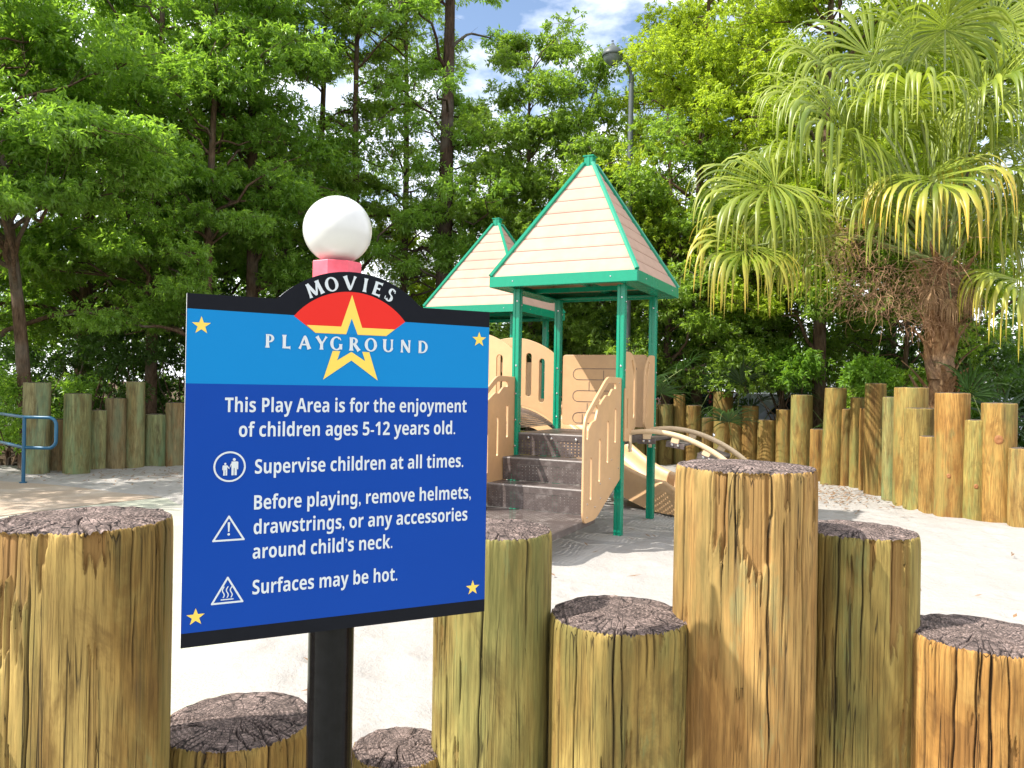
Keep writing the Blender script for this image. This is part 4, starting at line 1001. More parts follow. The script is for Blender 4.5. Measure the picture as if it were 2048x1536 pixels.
# ------------------------------------------------------------------ vegetation
def rand_unit(R, n):
    v = R.normal(size=(n, 3)); return v/np.linalg.norm(v, axis=1, keepdims=True)
def norm(a): return a/(np.linalg.norm(a, axis=1, keepdims=True)+1e-9)
def leaf_cloud(R, cent, rad, flat, ntw, nlf, Lf, Wf, droop=.25, spread=(35, 80), solid=False):
    """sprays of twigs, each twig ends in a whorl of folded leaves"""
    N = len(cent); c = np.repeat(cent, ntw, 0); rr = np.repeat(rad, ntw)
    u = rand_unit(R, N*ntw); rr2 = rr*R.uniform(.15, 1.0, N*ntw)**.6
    off = u*rr2[:, None]; off[:, 2] *= flat
    p = c+off
    d = norm(u*np.array([1, 1, .35])+R.normal(size=u.shape)*.45+np.array([0, 0, .12]))
    P = np.repeat(p, nlf, 0); D = np.repeat(d, nlf, 0); m = len(P)
    k = np.tile(np.arange(nlf), N*ntw); s_ = Lf*1.1*(k/nlf)
    a = norm(np.cross(D, np.array([0.1, .2, 1.0]))); b = np.cross(a, D)
    ph = k*2.4+R.uniform(0, 6.28, m); be = np.radians(R.uniform(spread[0], spread[1], m))
    q = a*np.cos(ph)[:, None]+b*np.sin(ph)[:, None]
    ld = norm(D*np.cos(be)[:, None]+q*np.sin(be)[:, None]+np.array([0, 0, -droop]))
    base = P-D*s_[:, None]
    up = norm(np.array([0, 0, 1.0])+R.normal(size=(m, 3))*.45); sd_ = norm(np.cross(ld, up)); nn = np.cross(sd_, ld)
    L_ = Lf*R.uniform(.65, 1.15, m)[:, None]; W_2 = Wf*R.uniform(.75, 1.15, m)[:, None]*.5
    mid = base+ld*L_*.5+nn*L_*.06
    V = np.stack([base, mid+sd_*W_2+nn*W_2*.35, base+ld*L_-nn*L_*.10, mid-sd_*W_2+nn*W_2*.35], 1).reshape(-1, 3)
    i0 = np.arange(m)*4; F = np.concatenate([np.stack([i0, i0+1, i0+2], 1), np.stack([i0, i0+2, i0+3], 1)])
    cv = np.repeat(R.uniform(0, 1, N), ntw*nlf)*.45+np.repeat(R.uniform(0, 1, N*ntw), nlf)*.3+R.uniform(0, 1, m)*.25
    return V, F, np.repeat(cv, 4)
def leaf_mesh(name, args_list, mat):
    Vs, Fs, As, b = [], [], [], 0
    for V, F, A in args_list: Vs.append(V); Fs.append(F+b); As.append(A); b += len(V)
    me = np_mesh(name, np.vstack(Vs), np.vstack(Fs), dict(var=np.concatenate(As))); me.materials.append(mat); return me
def limb_path(R, a, b, n=6, wig=.06, sag=.12):
    a, b = np.array(a), np.array(b); L_ = np.linalg.norm(b-a); P = []
    o = np.zeros(3)
    for i in range(n+1):
        t_ = i/n; P.append(tuple(a+(b-a)*t_+np.array([0, 0, sin(t_*pi)*sag*L_])+o*(1 if i < n else 1)))
        if 0 < i: o = o+R.normal(size=3)*wig*L_/n
    return P

def tree(name, label, cat, base, height, tr, crown, leaf, leafmat, barkmat, seed, group=None, lean=(0, 0), wig=.3, twigs=5, curve=None):
    """crown: list of dict(n, z0, z1, r0, r1, rad, flat, ntw, nlf, az) giving the sprays and limbs"""
    R = np.random.RandomState(seed); x, y = base
    root = tag(empty(name, (x, y, 0)), label, cat, group)
    mb = MB(); n = 14; tp_ = []
    ph = R.rand()*6
    for i in range(n+1):
        t_ = i/n; z = height*t_ - .06*(i == 0)
        cx_ = lean[0]*t_*height + wig*t_*sin(t_*4+ph)*.5; cy_ = lean[1]*t_*height + wig*t_*cos(t_*3+ph)*.5
        if curve: cx_ += curve*sin(t_*pi*1.6)
        tp_.append(Vector((cx_, cy_, z)))
    tr_ = [tr*(1.35 if i == 0 else 1)*(1-.82*(i/n)**1.1) for i in range(n+1)]
    # a slightly lumpy trunk
    mb.tube(tp_, tr_, 14)
    cents, rads = [], []; groups = []
    for c in crown:
        ce, ra = [], []
        for k in range(c['n']):
            zt = R.uniform(c['z0'], c['z1']); az = R.uniform(*c.get('az', (0, 2*pi))); rr = R.uniform(c['r0'], c['r1'])
            if c.get('taper'): rr *= max(.15, 1-((zt-c['z0'])/(c['z1']-c['z0'])))**.8
            e = np.array([cos(az)*rr, sin(az)*rr, zt]); zb = max(height*.12, min(height*.97, zt-R.uniform(.1, .6)*rr))
            i = zb/height*n; i0 = min(int(i), n-1); s0 = tp_[i0].lerp(tp_[i0+1], i-i0)
            e = e+np.array([s0.x, s0.y, 0]); rad = c['rad']*R.uniform(.7, 1.25)
            pth = limb_path(R, s0, e, 7, .35, c.get('sag', .10)); rl = max(.012, min(tr_[i0]*.45, .012+.016*rr))
            mb.tube(pth, [rl*(1-.8*j/7) for j in range(8)], 6, cap=False)
            for q in range(twigs):
                st = np.array(pth[R.randint(3, 8)]); en = e+rand_unit(R, 1)[0]*np.array([1, 1, c['flat']])*rad*.8
                mb.tube(limb_path(R, st, en, 3, .3, .05), [.008, .006, .004, .002], 3, cap=False)
            ce.append(e); ra.append(rad)
            if R.rand() < c.get('mid', .5): ce.append(np.array(pth[5])); ra.append(rad*.8)
        groups.append(leaf_cloud(R, np.array(ce), np.array(ra), c['flat'], c['ntw'], c['nlf'], leaf[0], leaf[1], c.get('droop', .25)))
    mb.build('trunk', barkmat, root, smooth=True)
    link('crown', leaf_mesh('crown', groups, leafmat), None, root)
    return root
def tree_copy(src, label, base, rz, group=None, scale=1.0):
    r = src.copy(); COL.objects.link(r); r.location = (base[0], base[1], 0); r.rotation_euler = (0, 0, rz); r.scale = (scale,)*3; r['label'] = label
    if group: r['group'] = group
    for c_ in list(src.children):
        d = c_.copy(); COL.objects.link(d); d.parent = r
    return r
def px_at(px, D): return ((px-1024)/FOC*D, D)

# ---- left wood: spreading oaks with lance leaves
SPR = dict(rad=.85, flat=.42, ntw=72, nlf=10, r0=1.2, r1=3.6, mid=1.0)
G1 = 'oaks of the left wood'
oak1 = tree('oak_tree', 'leaning spotted trunk oak behind the blue handrail with low bright sprays', 'tree', (-7.95, 12.7), 9.4, .115,
     [dict(SPR, n=17, z0=3.6, z1=5.2, az=(-2.6, .2), r0=1.2, r1=3.2, rad=.7), dict(SPR, n=26, z0=5.0, z1=8.2, r0=1.0, r1=3.4), dict(SPR, n=8, z0=8, z1=9.4, r0=.4, r1=1.8)],
     (.125, .040), M['leafA'], M['bark'], 31, G1, lean=(-.075, .0), wig=.5)
oak2 = tree('oak_tree', 'oak whose slim dark trunk rises behind the short log left of the sign', 'tree', px_at(303, 15.2), 11.5, .125,
     [dict(SPR, n=36, z0=3.6, z1=9.6, r0=.8, r1=3.4, rad=.85), dict(SPR, n=12, z0=9.4, z1=11.5, r0=.3, r1=2.0)], (.125, .038), M['leafA'], M['bark'], 32, G1, lean=(-.015, .02))
oak3 = tree('oak_tree', 'oak with a pale straight trunk showing just above the left shoulder of the sign', 'tree', px_at(498, 16.0), 13, .15,
     [dict(SPR, n=34, z0=3.2, z1=9.5, r0=.7, r1=3.2, rad=.8), dict(SPR, n=14, z0=9.5, z1=13, r0=.3, r1=2.2)], (.12, .036), M['leafA'], M['bark'], 33, G1, lean=(.005, .0))
oak4 = tree('oak_tree', 'oak at the far left edge behind the leaning spotted one', 'tree', (-11.3, 15.5), 10.2, .2,
     [dict(SPR, n=44, z0=2.6, z1=8.8, r0=.8, r1=4.0, rad=.9), dict(SPR, n=10, z0=8.6, z1=10.2, r0=.3, r1=2.0)], (.13, .042), M['leafA'], M['bark'], 34, G1)
oak5 = tree('oak_tree', 'thin oak with airy dark sprays against the sky above the white ball', 'tree', px_at(716, 17.5), 13.5, .11,
     [dict(SPR, n=36, z0=4.2, z1=11, r0=.4, r1=2.2, rad=.62, ntw=34), dict(SPR, n=8, z0=10, z1=13.5, r0=.3, r1=1.6, rad=.6, ntw=30)], (.115, .030), M['leafM'], M['bark'], 35, G1, lean=(-.01, 0))
tree_copy(oak4, 'broad oak filling the dark gap between the spotted trunk and the slim dark trunk', px_at(170, 18.2), 2.1, G1)
tree_copy(oak2, 'oak crowded between the two trunks left of the white ball', px_at(400, 18.8), 1.3, G1, 1.05)
tree_copy(oak4, 'deep shaded oak farthest back left of the white ball', px_at(560, 21.5), 4.0, G1, .85)
tree_copy(oak3, 'oak with drooping sprays above the left shoulder of the sign', px_at(415, 14.6), 3.7, G1, .76)
tree_copy(oak2, 'near oak reaching into the top left corner of the picture', (-9.6, 9.8), 5.0, G1, .70)
tree_copy(oak4, 'small oak standing left of the picture whose shade falls on the path', (-11.6, 9.0), 5.2, G1, .50)
tree_copy(oak5, 'slender oak close left of the pine trunk', px_at(800, 18.6), 1.9, G1, .98)
tree_copy(oak5, 'slender oak between the white ball and the pale straight trunk', px_at(625, 17.8), 4.0, G1, 1.0)
# pine with the tall bare trunk
tree('pine_tree', 'tall pine with a straight bare trunk left of the two pointed roofs', 'tree', px_at(884, 16.5), 15, .215,
     [dict(n=30, z0=3.8, z1=8.6, r0=.3, r1=1.7, rad=.45, flat=.7, ntw=34, nlf=9), dict(n=7, z0=8.6, z1=10.5, r0=.8, r1=2.2, rad=.55, flat=.45, ntw=40, nlf=12, sag=.2), dict(n=12, z0=10.5, z1=15, r0=.5, r1=2.4, rad=.7, flat=.5, ntw=40, nlf=10)],
     (.13, .028), M['leafA'], M['pineb'], 36, lean=(.002, 0), wig=.05)
# ---- middle
MID = dict(rad=.62, flat=.6, ntw=66, nlf=10, r0=.3, r1=1.7, mid=.7)
G2 = 'broadleaf trees behind the play structure'
brd1 = tree('broadleaf_tree', 'mid green tree behind the gap between the two pointed roofs', 'tree', px_at(1060, 16.8), 8.6, .10, [dict(MID, n=42, z0=2.2, z1=7.2), dict(MID, n=18, z0=7.0, z1=9.4, r1=1.2, rad=.5, ntw=40)], (.105, .034), M['leafM'], M['bark'], 41, G2)
tree('broadleaf_tree', 'loose tree right behind the point of the near roof', 'tree', px_at(1170, 17.0), 7.6, .085, [dict(MID, n=34, z0=2.2, z1=6.2, r1=1.6), dict(MID, n=14, z0=6.0, z1=8.9, r1=1.0, rad=.45, ntw=34)], (.105, .034), M['leafM'], M['bark'], 42, G2)
tree('broadleaf_tree', 'low yellowish tree glowing behind the white ball and the far roof', 'tree', px_at(825, 21), 6.0, .12, [dict(MID, n=34, z0=1.2, z1=5.6, r1=2.4, rad=.8)], (.12, .04), M['leafB'], M['bark'], 43, G2)
tree('broadleaf_tree', 'dark leaning tree under the far roof with a slanted bare trunk', 'tree', px_at(1055, 17.6), 4.6, .09, [dict(MID, n=22, z0=1.4, z1=4.6, r1=1.5)], (.10, .034), M['leafD'], M['bark'], 44, G2, lean=(.25, 0))
tree_copy(brd1, 'far mid green tree filling the gap right of the pine trunk', px_at(965, 19.5), 2.0, G2, .9)
tree_copy(brd1, 'far mid green tree behind the lamp post', px_at(1270, 20.0), 4.2, G2, 1.0)
# ---- right: light green trees
BR = dict(rad=.64, flat=.7, ntw=62, nlf=10, r0=.5, r1=2.1, mid=.7)
G3 = 'light green trees of the right wood'
myr1 = tree('myrtle_tree', 'sunny yellow green tree left of the palm, topmost foliage beside the sky gap', 'tree', px_at(1395, 16.3), 10.8, .13, [dict(BR, n=58, z0=3.4, z1=9.3, r1=2.3), dict(BR, n=16, z0=8.6, z1=11, r1=1.8)], (.10, .036), M['leafB'], M['bark'], 51, G3)
tree('myrtle_tree', 'sunny yellow green tree filling the picture directly above the palm crown', 'tree', px_at(1640, 14.6), 11.5, .14, [dict(BR, n=62, z0=3.2, z1=9.5, r1=2.3), dict(BR, n=18, z0=9, z1=11.5, r1=1.8)], (.10, .036), M['leafB'], M['bark'], 52, G3)
tree_copy(myr1, 'yellow green tree behind the upright palm fan at the right edge', px_at(1930, 15.2), 2.2, G3)
tree_copy(myr1, 'yellow green tree deep behind the drooping palm leaves', px_at(1780, 18.5), 4.1, G3, 1.0)
tree_copy(myr1, 'yellow green tree deep behind the lamp post', px_at(1490, 19.5), 1.0, G3, 1.08)
tree('myrtle_tree', 'darker small tree with a bare leaning stem right of the near roof', 'tree', px_at(1585, 15.2), 5.2, .075, [dict(MID, n=34, z0=1.7, z1=5.0, r1=1.8)], (.10, .036), M['leafM'], M['bark'], 54, G3, lean=(-.16, .0))
tree('myrtle_tree', 'dim tree in the shade behind the palm trunk', 'tree', px_at(1790, 14.2), 4.6, .07, [dict(MID, n=34, z0=1.2, z1=4.8, r1=1.8)], (.10, .036), M['leafM'], M['bark'], 55, G3, lean=(.06, .0))
tree('myrtle_tree', 'dark green tree between the near roof and the drooping palm leaf', 'tree', px_at(1330, 16.0), 7.2, .1, [dict(MID, n=46, z0=1.6, z1=6.4, r1=2.0)], (.105, .036), M['leafM'], M['bark'], 56, G3)

# ---- bushes under the trees
def bush(label, px, D, h, r, mat, seed, n=16, leaf=(.10, .036), group='bushes behind the palisades', name='bush', z0=.15):
    R = np.random.RandomState(seed); x, y = px_at(px, D); root = tag(empty(name, (x, y, 0)), label, 'bush', group)
    mb = MB(); ce = []
    for k in range(n):
        az = R.uniform(0, 2*pi); rr = r*R.uniform(.1, 1)**.7; z = R.uniform(z0, 1)*h; e = np.array([cos(az)*rr, sin(az)*rr, z]); ce.append(e)
        mb.tube(limb_path(R, (cos(az)*.05, sin(az)*.05, -.05), e, 5, .3, .0), [.022, .018, .014, .011, .008, .004], 5, cap=False)
    mb.build('stem', M['bark'], root, smooth=True)
    link('foliage', leaf_mesh('foliage', [leaf_cloud(R, np.array(ce), np.full(n, .42), .7, 40, 8, leaf[0], leaf[1])], mat), None, root)
    return root
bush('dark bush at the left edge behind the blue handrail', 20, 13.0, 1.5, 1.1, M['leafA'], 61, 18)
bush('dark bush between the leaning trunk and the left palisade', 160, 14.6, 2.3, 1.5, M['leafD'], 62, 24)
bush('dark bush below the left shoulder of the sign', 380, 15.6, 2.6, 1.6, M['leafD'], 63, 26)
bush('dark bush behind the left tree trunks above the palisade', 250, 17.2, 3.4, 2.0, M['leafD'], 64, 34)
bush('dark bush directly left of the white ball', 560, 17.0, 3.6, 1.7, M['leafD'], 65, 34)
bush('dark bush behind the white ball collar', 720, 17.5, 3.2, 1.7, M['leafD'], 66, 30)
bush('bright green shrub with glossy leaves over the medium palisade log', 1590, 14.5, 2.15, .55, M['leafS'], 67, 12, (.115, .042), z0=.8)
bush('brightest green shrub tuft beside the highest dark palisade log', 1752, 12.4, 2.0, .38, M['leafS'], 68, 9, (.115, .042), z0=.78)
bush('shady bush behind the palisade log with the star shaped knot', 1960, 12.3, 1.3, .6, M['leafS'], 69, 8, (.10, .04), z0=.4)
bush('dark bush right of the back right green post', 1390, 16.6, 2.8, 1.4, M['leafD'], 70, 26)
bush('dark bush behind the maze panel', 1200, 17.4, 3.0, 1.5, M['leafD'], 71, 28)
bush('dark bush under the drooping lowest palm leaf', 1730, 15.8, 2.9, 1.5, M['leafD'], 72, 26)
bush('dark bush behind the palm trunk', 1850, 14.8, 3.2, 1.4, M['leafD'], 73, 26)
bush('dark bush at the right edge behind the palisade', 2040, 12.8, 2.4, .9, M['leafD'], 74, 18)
# red flowers on the shady bush
R = np.random.RandomState(3); fb = [o for o in bpy.data.objects if o.get('label', '').startswith('shady bush')][0]
c = np.array([[R.uniform(-.5, .4), -.35+R.uniform(-.2, .1), R.uniform(.85, 1.35)] for _ in range(9)])
V, F, A = leaf_cloud(R, c, np.full(9, .02), 1, 1, 5, .06, .05, .1, (50, 80)); fm = leaf_mesh('flower_cluster', [(V, F, A)], M['petal']); o = link('flower_cluster', fm, None, fb); o['kind'] = 'stuff'

# ---- far wood closing the view
def mass(name, label, pts, n, leaf, mat, seed, rad=1.1):
    R = np.random.RandomState(seed); ce = []
    for k in range(n):
        i = R.randint(len(pts)); x, y, h = pts[i]; ce.append((x+R.normal()*1.3, y+R.normal()*1.2, R.uniform(.02, 1)**.9*h*R.uniform(.7, 1.05)))
    me = leaf_mesh(name, [leaf_cloud(R, np.array(ce), np.full(n, rad), .6, 26, 7, leaf[0], leaf[1])], mat)
    return tag(link(name, me, None), label, 'trees', kind='stuff')
far = []
for px in range(-500, 2700, 130):
    x, y = px_at(px, 26 if px < 700 else 27); h = 7.5 if px < 640 else 3.8 if px < 940 else 4.9 if px < 1300 else 6.5
    far.append((x, y, h))
mass('far_wood', 'far wood closing the view behind all the nearer trees', far, 560, (.24, .10), M['leafF'], 81)
dn = [(px_at(px, 20)[0], 20, 5.0 if px < 640 else 2.2) for px in range(-300, 800, 90)] + [(px_at(px, 20)[0], 20, 3.2) for px in range(950, 1350, 90)] + [(px_at(px, 18.5)[0], 18.5, 3.2) for px in range(1700, 2500, 90)]
mass('undergrowth', 'dark tangled undergrowth between the trunks', dn, 330, (.17, .065), M['leafD'], 82, .9)

# ---- palms
def fan_leaf(R, hub, axis, nrm, size, nseg=44, split=.42, droop=1.0, costa=.25, spread=150, tipy=0.0, rows=11, fold=.45):
    """one fan leaf: pleated blade that splits into hanging ribbons"""
    a = Vector(axis).normalized(); n_ = Vector(nrm); n_ = (n_-a*n_.dot(a)).normalized(); s = a.cross(n_).normalized()
    V, F, A, Tm = [], [], [], []
    for i in range(nseg):
        th = radians(-spread+2*spread*i/(nseg-1)); cth = cos(th/2)
        L_ = size*(.60+.40*max(0, cth))*R.uniform(.78, 1.12); p = Vector(hub)+a*costa*size*max(0, cos(th))**2*.6 - n_*costa*size*.25*max(0, cos(th))**2
        d = (a*cos(th)+s*sin(th)+n_*fold*(abs(sin(th))*.6+.15)).normalized()
        w0 = radians(2*spread/(nseg-1)); st = L_/rows; r = 0; b = len(V); gv = droop*R.uniform(.45, 1.35); ksp = split*R.uniform(.9, 1.1)
        tw = R.normal()*.25; jit = R.uniform(0, 1); side = (a*-sin(th)+s*cos(th))
        for j in range(rows+1):
            t_ = j/rows; r = t_*L_
            if t_ <= ksp: wd = max(.004, r*w0*.5*1.02)
            else: q_ = (t_-ksp)/(1-ksp); wd = ksp*L_*w0*.5*(1-.48*min(1, q_*3.0))*(1-q_)**.55+.0008
            sd_ = side if t_ < ksp else (side+n_*tw*(t_-ksp)*5).normalized()
            up = sd_.cross(d).normalized(); 
            V += [p-sd_*wd, p+up*wd*.55, p+sd_*wd]; A += [jit]*3; tv = tipy*sstep(.35, .95, t_)*(.4+.6*jit) ; Tm += [tv]*3
            g = gv*(.30+ (0 if t_ < ksp*.75 else 2.2+4.0*(t_-ksp*.75)/(1-ksp*.75)))*st/size*2.3
            d = (d+Vector((0, 0, -1))*g+Vector(R.normal(size=3))*.035).normalized(); p = p+d*st
            side = (side-d*side.dot(d)).normalized()
        for j in range(rows):
            q = b+j*3; F += [(q, q+3, q+4, q+1), (q+1, q+4, q+5, q+2)]
    return V, F, A, Tm
def fan_obj(name, leaf_args, petiole_from, mat, parent, R, label=None, pr=.022):
    V, F, A, Tm = fan_leaf(R, **leaf_args)
    me = np_mesh(name, [tuple(v) for v in V], F, dict(var=A, tipmask=Tm)); me.materials.append(mat); o = link(name, me, None, parent)
    if label: o['label'] = label
    hub = Vector(leaf_args['hub']); f = Vector(petiole_from); mid = f.lerp(hub, .5)+Vector((0, 0, (hub-f).length*.10)); mb = MB()
    mb.tube([f, f.lerp(mid, .6)+Vector((0, 0, .02)), mid, mid.lerp(hub, .6)+Vector((0, 0, .01)), hub], [pr*1.6, pr*1.1, pr, pr*.8, pr*.55], 6)
    mb.build('petiole', M['petiole'], o, smooth=True); return o

PD = 11.6; pb = at(1880, 780, PD); pal = tag(empty('sabal_palm', (pb.x, pb.y, 0)), 'cabbage palm with big drooping fan leaves and shaggy brown trunk behind the right palisade', 'palm tree')
R = np.random.RandomState(91); PT0 = Vector((pb.x, pb.y, 0))
def loc_at(px, py, D): return at(px, py, D)-PT0
mb = MB(); rows = []; nt = 36; zt_ = loc_at(1880, 560, PD).z
for i in range(40):
    z = -.05+i/39*(zt_+.25); rr = .19+.03*sin(z*3)-.05*max(0, z-zt_+.4)
    rows.append([(cos(b)*(rr+.014*sin(b*3+z*22)+.012*sin(b*5-z*17)), sin(b)*(rr+.014*sin(b*3+z*22)+.012*sin(b*5-z*17)), z) for b in np.linspace(0, 2*pi, nt, endpoint=False)])
mb.grid(rows, 0, True); mb.poly(rows[-1]); mb.build('trunk', M['palmb'], pal, smooth=True)
for k in range(34):     # old leaf bases crossing each other
    z = .9+k/34*(zt_-.9); az = k*2.4; c = Vector((cos(az), sin(az), 0)); s = Vector((-sin(az), cos(az), 0)); ln = R.uniform(.30, .62); outw = R.uniform(.16, .46)
    mb = MB(); rws = []
    for j in range(6):
        t_ = j/5; wd = .075*(1-t_)+.022; th = .030*(1-t_)+.010; p = c*(.17+outw*t_**1.6)+Vector((0, 0, z+ln*t_))+s*.05*sin(t_*3)*(1 if k % 2 else -1)
        rws.append([p-s*wd, p-s*wd*.5+c*th, p+s*wd*.5+c*th, p+s*wd, p-c*th*.4])
    mb.grid(rws, 0, True); mb.poly(rws[-1]); mb.build('leaf_base', M['palmb'], pal)
crown0 = loc_at(1885, 545, PD)
FR = [ # hub px,py, dDepth, axis (x,z,y), size, droop, yellow tips, spread, facing(-y tilt), label
 (1700, 262, -.5, (-.55, .10, -.45), 1.45, 1.25, .05, 150, 'broad green leaf folding over above the lamp side'),
 (1552, 368, -.3, (-.80, -.12, -.25), 1.40, 1.25, .15, 145, None),
 (1858, 352, -1.0, (-.05, -.30, -.85), 1.35, 1.25, .95, 150, 'yellow tipped leaf hanging in front of the trunk top'),
 (1502, 492, -.5, (-.65, -.20, -.60), 1.20, 1.15, .75, 150, 'lowest left leaf with yellow ribs'),
 (1972, 172, -.4, (.35, .30, -.55), 1.50, 1.2, .05, 155, None),
 (1662, 212, .2, (-.75, .35, .05), 1.25, .85, .02, 140, None),
 (1850, 100, .3, (-.15, .95, -.05), 1.45, .45, .0, 120, 'upright leaf at the top of the crown'),
 (2035, 560, -.8, (.10, -.35, -.7), 1.30, 1.2, .6, 150, 'leaf at the right edge of the picture'),
 (2060, 330, .3, (.75, .1, .1), 1.45, 1.1, .05, 150, None),
 (1760, 120, .6, (-.45, .75, .35), 1.35, .7, .0, 140, None),
 (1990, 60, .5, (.35, .85, .25), 1.35, .6, .0, 140, None),
 (1780, 250, -.2, (-.2, .15, -.75), 1.25, 1.2, .05, 150, None),
 (1960, 330, -.2, (.45, -.1, -.55), 1.25, 1.2, .1, 150, None),
 (1600, 300, .6, (-.75, .05, .55), 1.25, 1.1, .05, 145, None),
 (1700, 430, .5, (-.55, -.35, .45), 1.15, 1.1, .35, 145, None),
 (2110, 200, .2, (.8, .35, -.1), 1.35, 1.0, .05, 145, None),
 (1900, 210, .8, (.1, .5, .8), 1.35, .9, .0, 145, None),
 (1630, 470, .3, (-.5, -.45, .0), 1.0, 1.2, .4, 140, None), (1780, 400, -.4, (-.3, -.3, -.6), 1.1, 1.25, .2, 145, None), (1890, 60, -.2, (.1, .8, -.4), 1.3, .9, .0, 145, None),
 (1960, 440, .1, (.5, -.3, -.3), 1.2, 1.2, .3, 145, None), (1690, 150, .5, (-.6, .5, .1), 1.25, .9, .0, 145, None),
 (1830, 190, -.6, (-.1, .1, -.8), 1.25, 1.2, .1, 150, None), (1745, 330, .1, (-.5, .0, -.4), 1.2, 1.2, .1, 150, None), (1930, 250, .2, (.3, .2, -.5), 1.25, 1.2, .05, 150, None),
 (2030, 420, -.3, (.5, -.1, -.5), 1.2, 1.2, .35, 150, None), (1990, 380, .5, (.5, .0, .3), 1.2, 1.1, .2, 145, None), (1590, 420, -.1, (-.7, -.3, -.3), 1.05, 1.2, .3, 145, None)]
for (hx, hy, dd, ax, sz, dr, ty, spd, lab) in FR:
    hub = loc_at(hx, hy, PD+dd); a = Vector((ax[0], ax[2], ax[1])); up = Vector((R.normal()*.25, -.75 if ax[2] < .3 else -.1, .75)) if abs(ax[1]) < .7 else Vector((0, -1, .2))
    fan_obj('fan_leaf', dict(hub=hub, axis=a, nrm=up, size=sz*1.12, nseg=66, droop=dr, tipy=ty, spread=spd, split=.56), crown0+Vector((R.uniform(-.08, .08), R.uniform(-.08, .08), R.uniform(-.1, .15))), M['frond'], pal, R, lab)
# dead brown flower stalks and fibre
mb = MB()
def strand(p, d, L_, n=7, r=.0035, g=.5):
    P = [p]; 
    for i in range(n): d = (d+Vector((0, 0, -g/n))+Vector(R.normal(size=3))*.30).normalized(); p = p+d*L_/n; P.append(p)
    mb.tube(P, [r*(1-.6*i/n) for i in range(n+1)], 3, cap=False)
for k in range(1100):
    q = R.rand()
    if q < .40: c = loc_at(R.normal(1715, 38), R.uniform(440, 620), PD-.3+R.normal()*.2)
    elif q < .62: c = loc_at(R.normal(1790, 45), R.uniform(540, 640), PD-.3+R.normal()*.2)
    else: c = loc_at(R.normal(1885, 42), R.uniform(520, 660), PD-.28+R.normal()*.12)
    strand(c, Vector(R.normal(size=3)), R.uniform(.15, .45), g=1.0)
for k in range(14): strand(crown0+Vector((0, -.15, .1)), Vector((-.9, -.4, .2)), R.uniform(.9, 1.5), 12, .008, .9)
for k in range(60): strand(crown0+Vector((R.normal()*.12, -.1, .05)), Vector((R.normal(), -abs(R.normal()), .2)), R.uniform(.4, .8), 9, .004, 1.2)
o = mb.build('flower_stalk', M['fibre'], pal); o['kind'] = 'stuff'

for k, (az, zz_, sz) in enumerate(((-2.4, -.1, .75), (-1.2, -.15, .8), (-.3, -.1, .8), (.4, -.05, .7), (-1.8, -.3, .7))):   # dead leaves hanging against the trunk
    c = Vector((cos(az), sin(az), 0)); fan_obj('fan_leaf', dict(hub=crown0+c*.42+Vector((0, 0, zz_-.15)), axis=c*.5+Vector((0, 0, -.9)), nrm=c, size=sz*.55, nseg=34, droop=1.4, tipy=0, spread=95, split=.45, fold=.2), crown0+c*.15, M['deadf'], pal, R, 'dead brown leaf hanging against the trunk', .014)
def palmetto(label, px, D, h, seed, n=11, size=.62, mat='pfrond'):
    R = np.random.RandomState(seed); x, y = px_at(px, D); root = tag(empty('palmetto', (x, y, 0)), label, 'palmetto', 'palmettos behind the palisades')
    for k in range(n):
        az = k*2.4+R.uniform(-.3, .3); el = R.uniform(.25, 1.2); a = Vector((cos(az)*cos(el), sin(az)*cos(el), sin(el))); hub = a*h*R.uniform(.55, 1.0)
        fan_obj('fan_leaf', dict(hub=hub, axis=a, nrm=Vector((0, 0, 1)) if el < .9 else Vector((-cos(az), -sin(az), .3)), size=size*R.uniform(.8, 1.15), nseg=24, droop=.25, tipy=.1, spread=130, split=.35, rows=6), Vector((0, 0, -.03)), M[mat], root, R, None, .009)
palmetto('palmetto fan cluster right of the back right green post', 1365, 16.2, 2.6, 301, 12, .8)
palmetto('palmetto between the two roofs above the maze panel', 1180, 15.9, 2.9, 302, 12, .8)
palmetto('palmetto under the lowest palm leaf, behind the wide tall log', 1470, 15.5, 2.5, 303, 12, .75)
palmetto('palmetto behind the low logs at the foot of the palm', 1700, 14.4, 1.9, 304, 10, .65)
palmetto('palmetto with stiff dark fans at the right edge', 2010, 11.3, 1.75, 305, 12, .7)
palmetto('palmetto low behind the arched climber', 1310, 17.2, 1.9, 306, 9, .6)

# ------------------------------------------------------------------ lamp post and parked cars beyond the trees
lp = at(1257, 500, 15.4); lamp = tag(empty('street_lamp', (lp.x, lp.y, 0)), 'tall grey lamp post with a dome head showing above the near roof', 'street lamp')
hz_ = at(1257, 150, 15.4).z
mb = MB(); mb.tube([(0, 0, -.05), (0, 0, 2.5), (0, 0, hz_)], [.085, .07, .05], 14); mb.build('pole', M['lamp'], lamp, smooth=True)
mb = MB(); mb.tube([(0, 0, hz_-.1), (-.02, 0, hz_+.12), (-.14, 0, hz_+.30), (-.36, 0, hz_+.36)], .028, 8); mb.build('arm', M['lamp'], lamp, smooth=True)
dz = at(1225, 108, 15.4); dx = dz.x-lp.x; hh = dz.z
mb = MB(); pr = [(r_*.85, hh+(z_-hh)*.85) for r_, z_ in [(.03, hh+.26), (.06, hh+.20), (.10, hh+.16), (.19, hh+.10), (.24, hh+.0), (.245, hh-.06), (.225, hh-.065)]]
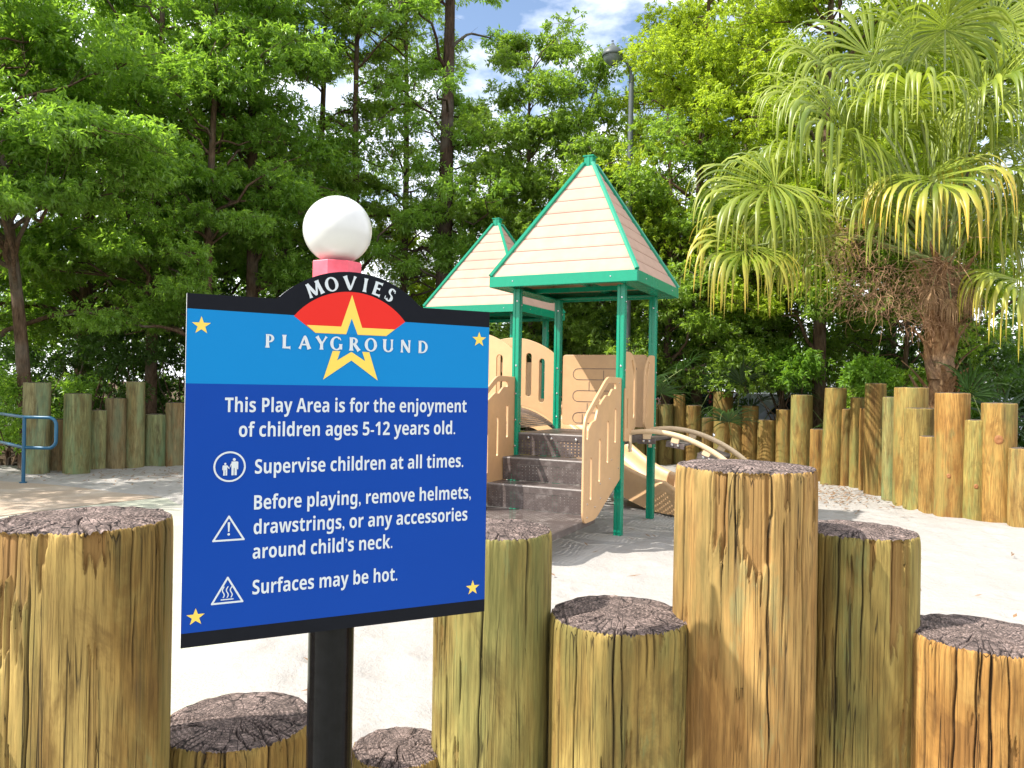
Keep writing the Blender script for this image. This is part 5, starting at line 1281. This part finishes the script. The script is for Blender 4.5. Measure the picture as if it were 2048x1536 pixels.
mb.grid([[(dx+r*cos(b), r*sin(b), z) for b in np.linspace(0, 2*pi, 24, endpoint=False)] for r, z in pr], 0, True); mb.poly([(dx+.03*cos(b), .03*sin(b), hh+.26) for b in np.linspace(0, 2*pi, 12, endpoint=False)]); mb.build('lamp_shade', M['lamp'], lamp, smooth=True)
mb = MB(); pr = [(.188, hh-.05), (.16, hh-.13), (.09, hh-.20), (.02, hh-.23)]
mb.grid([[(dx+r*cos(b), r*sin(b), z) for b in np.linspace(0, 2*pi, 24, endpoint=False)] for r, z in pr], 0, True, True); mb.build('lamp_bowl', M['lens'], lamp, smooth=True)

def car(label, px, D, paint_, rz):
    x, y = px_at(px, D); root = tag(empty('parked_car', (x, y, 0), rz), label, 'car', 'cars parked beyond the palisade')
    prof = [(-2.2, .35), (-2.25, .62), (-2.15, .85), (-1.55, .98), (-1.2, 1.02), (-.55, 1.43), (.75, 1.46), (1.55, 1.05), (2.15, .95), (2.25, .6), (2.2, .32), (1.75, .30), (1.55, .58), (1.3, .62), (1.05, .55), (.95, .28), (-.95, .28), (-1.05, .55), (-1.3, .62), (-1.55, .58), (-1.75, .30)]
    mb = MB(); mb.prism(prof, lambda u, v, w_: (u, w_-.88, v), 1.76); mb.build('body', paint_, root)
    mb = MB()
    for s in (-.884, .884):
        for P in ([(-1.05, 1.03), (-.5, 1.37), (.05, 1.38), (.05, 1.02)], [(.12, 1.02), (.12, 1.38), (.7, 1.38), (1.25, 1.04)]):
            mb = MB(); mb.poly([(u, s, v) for u, v in P]); mb.build('window', M['carg'], root)
    for sx_ in (-1.3, 1.3):
        for s in (-1, 1):
            mb = MB(); mb.tube([(sx_, s*.66, .31), (sx_, s*.89, .31)], .31, 20); o = mb.build('wheel', M['tyre'], root)
            mb = MB(); mb.tube([(sx_, s*.885, .31), (sx_, s*.90, .31)], .19, 14); mb.build('rim', M['steel'], o)
    for s in (-.6, .6): mb = MB(); mb.box((2.24, s, .72), (.05, .32, .14)); mb.build('headlight', M['lens'], root)
car('white parked car glimpsed between the palisade logs under the bright shrub', 1560, 16.6, M['carw'], .35)
car('red parked car glimpsed above the palisade left of the wide tall log', 1385, 20.5, M['carr'], .2)
car('pale parked car glimpsed behind the palm trunk', 1990, 17.0, M['carw'], .1)
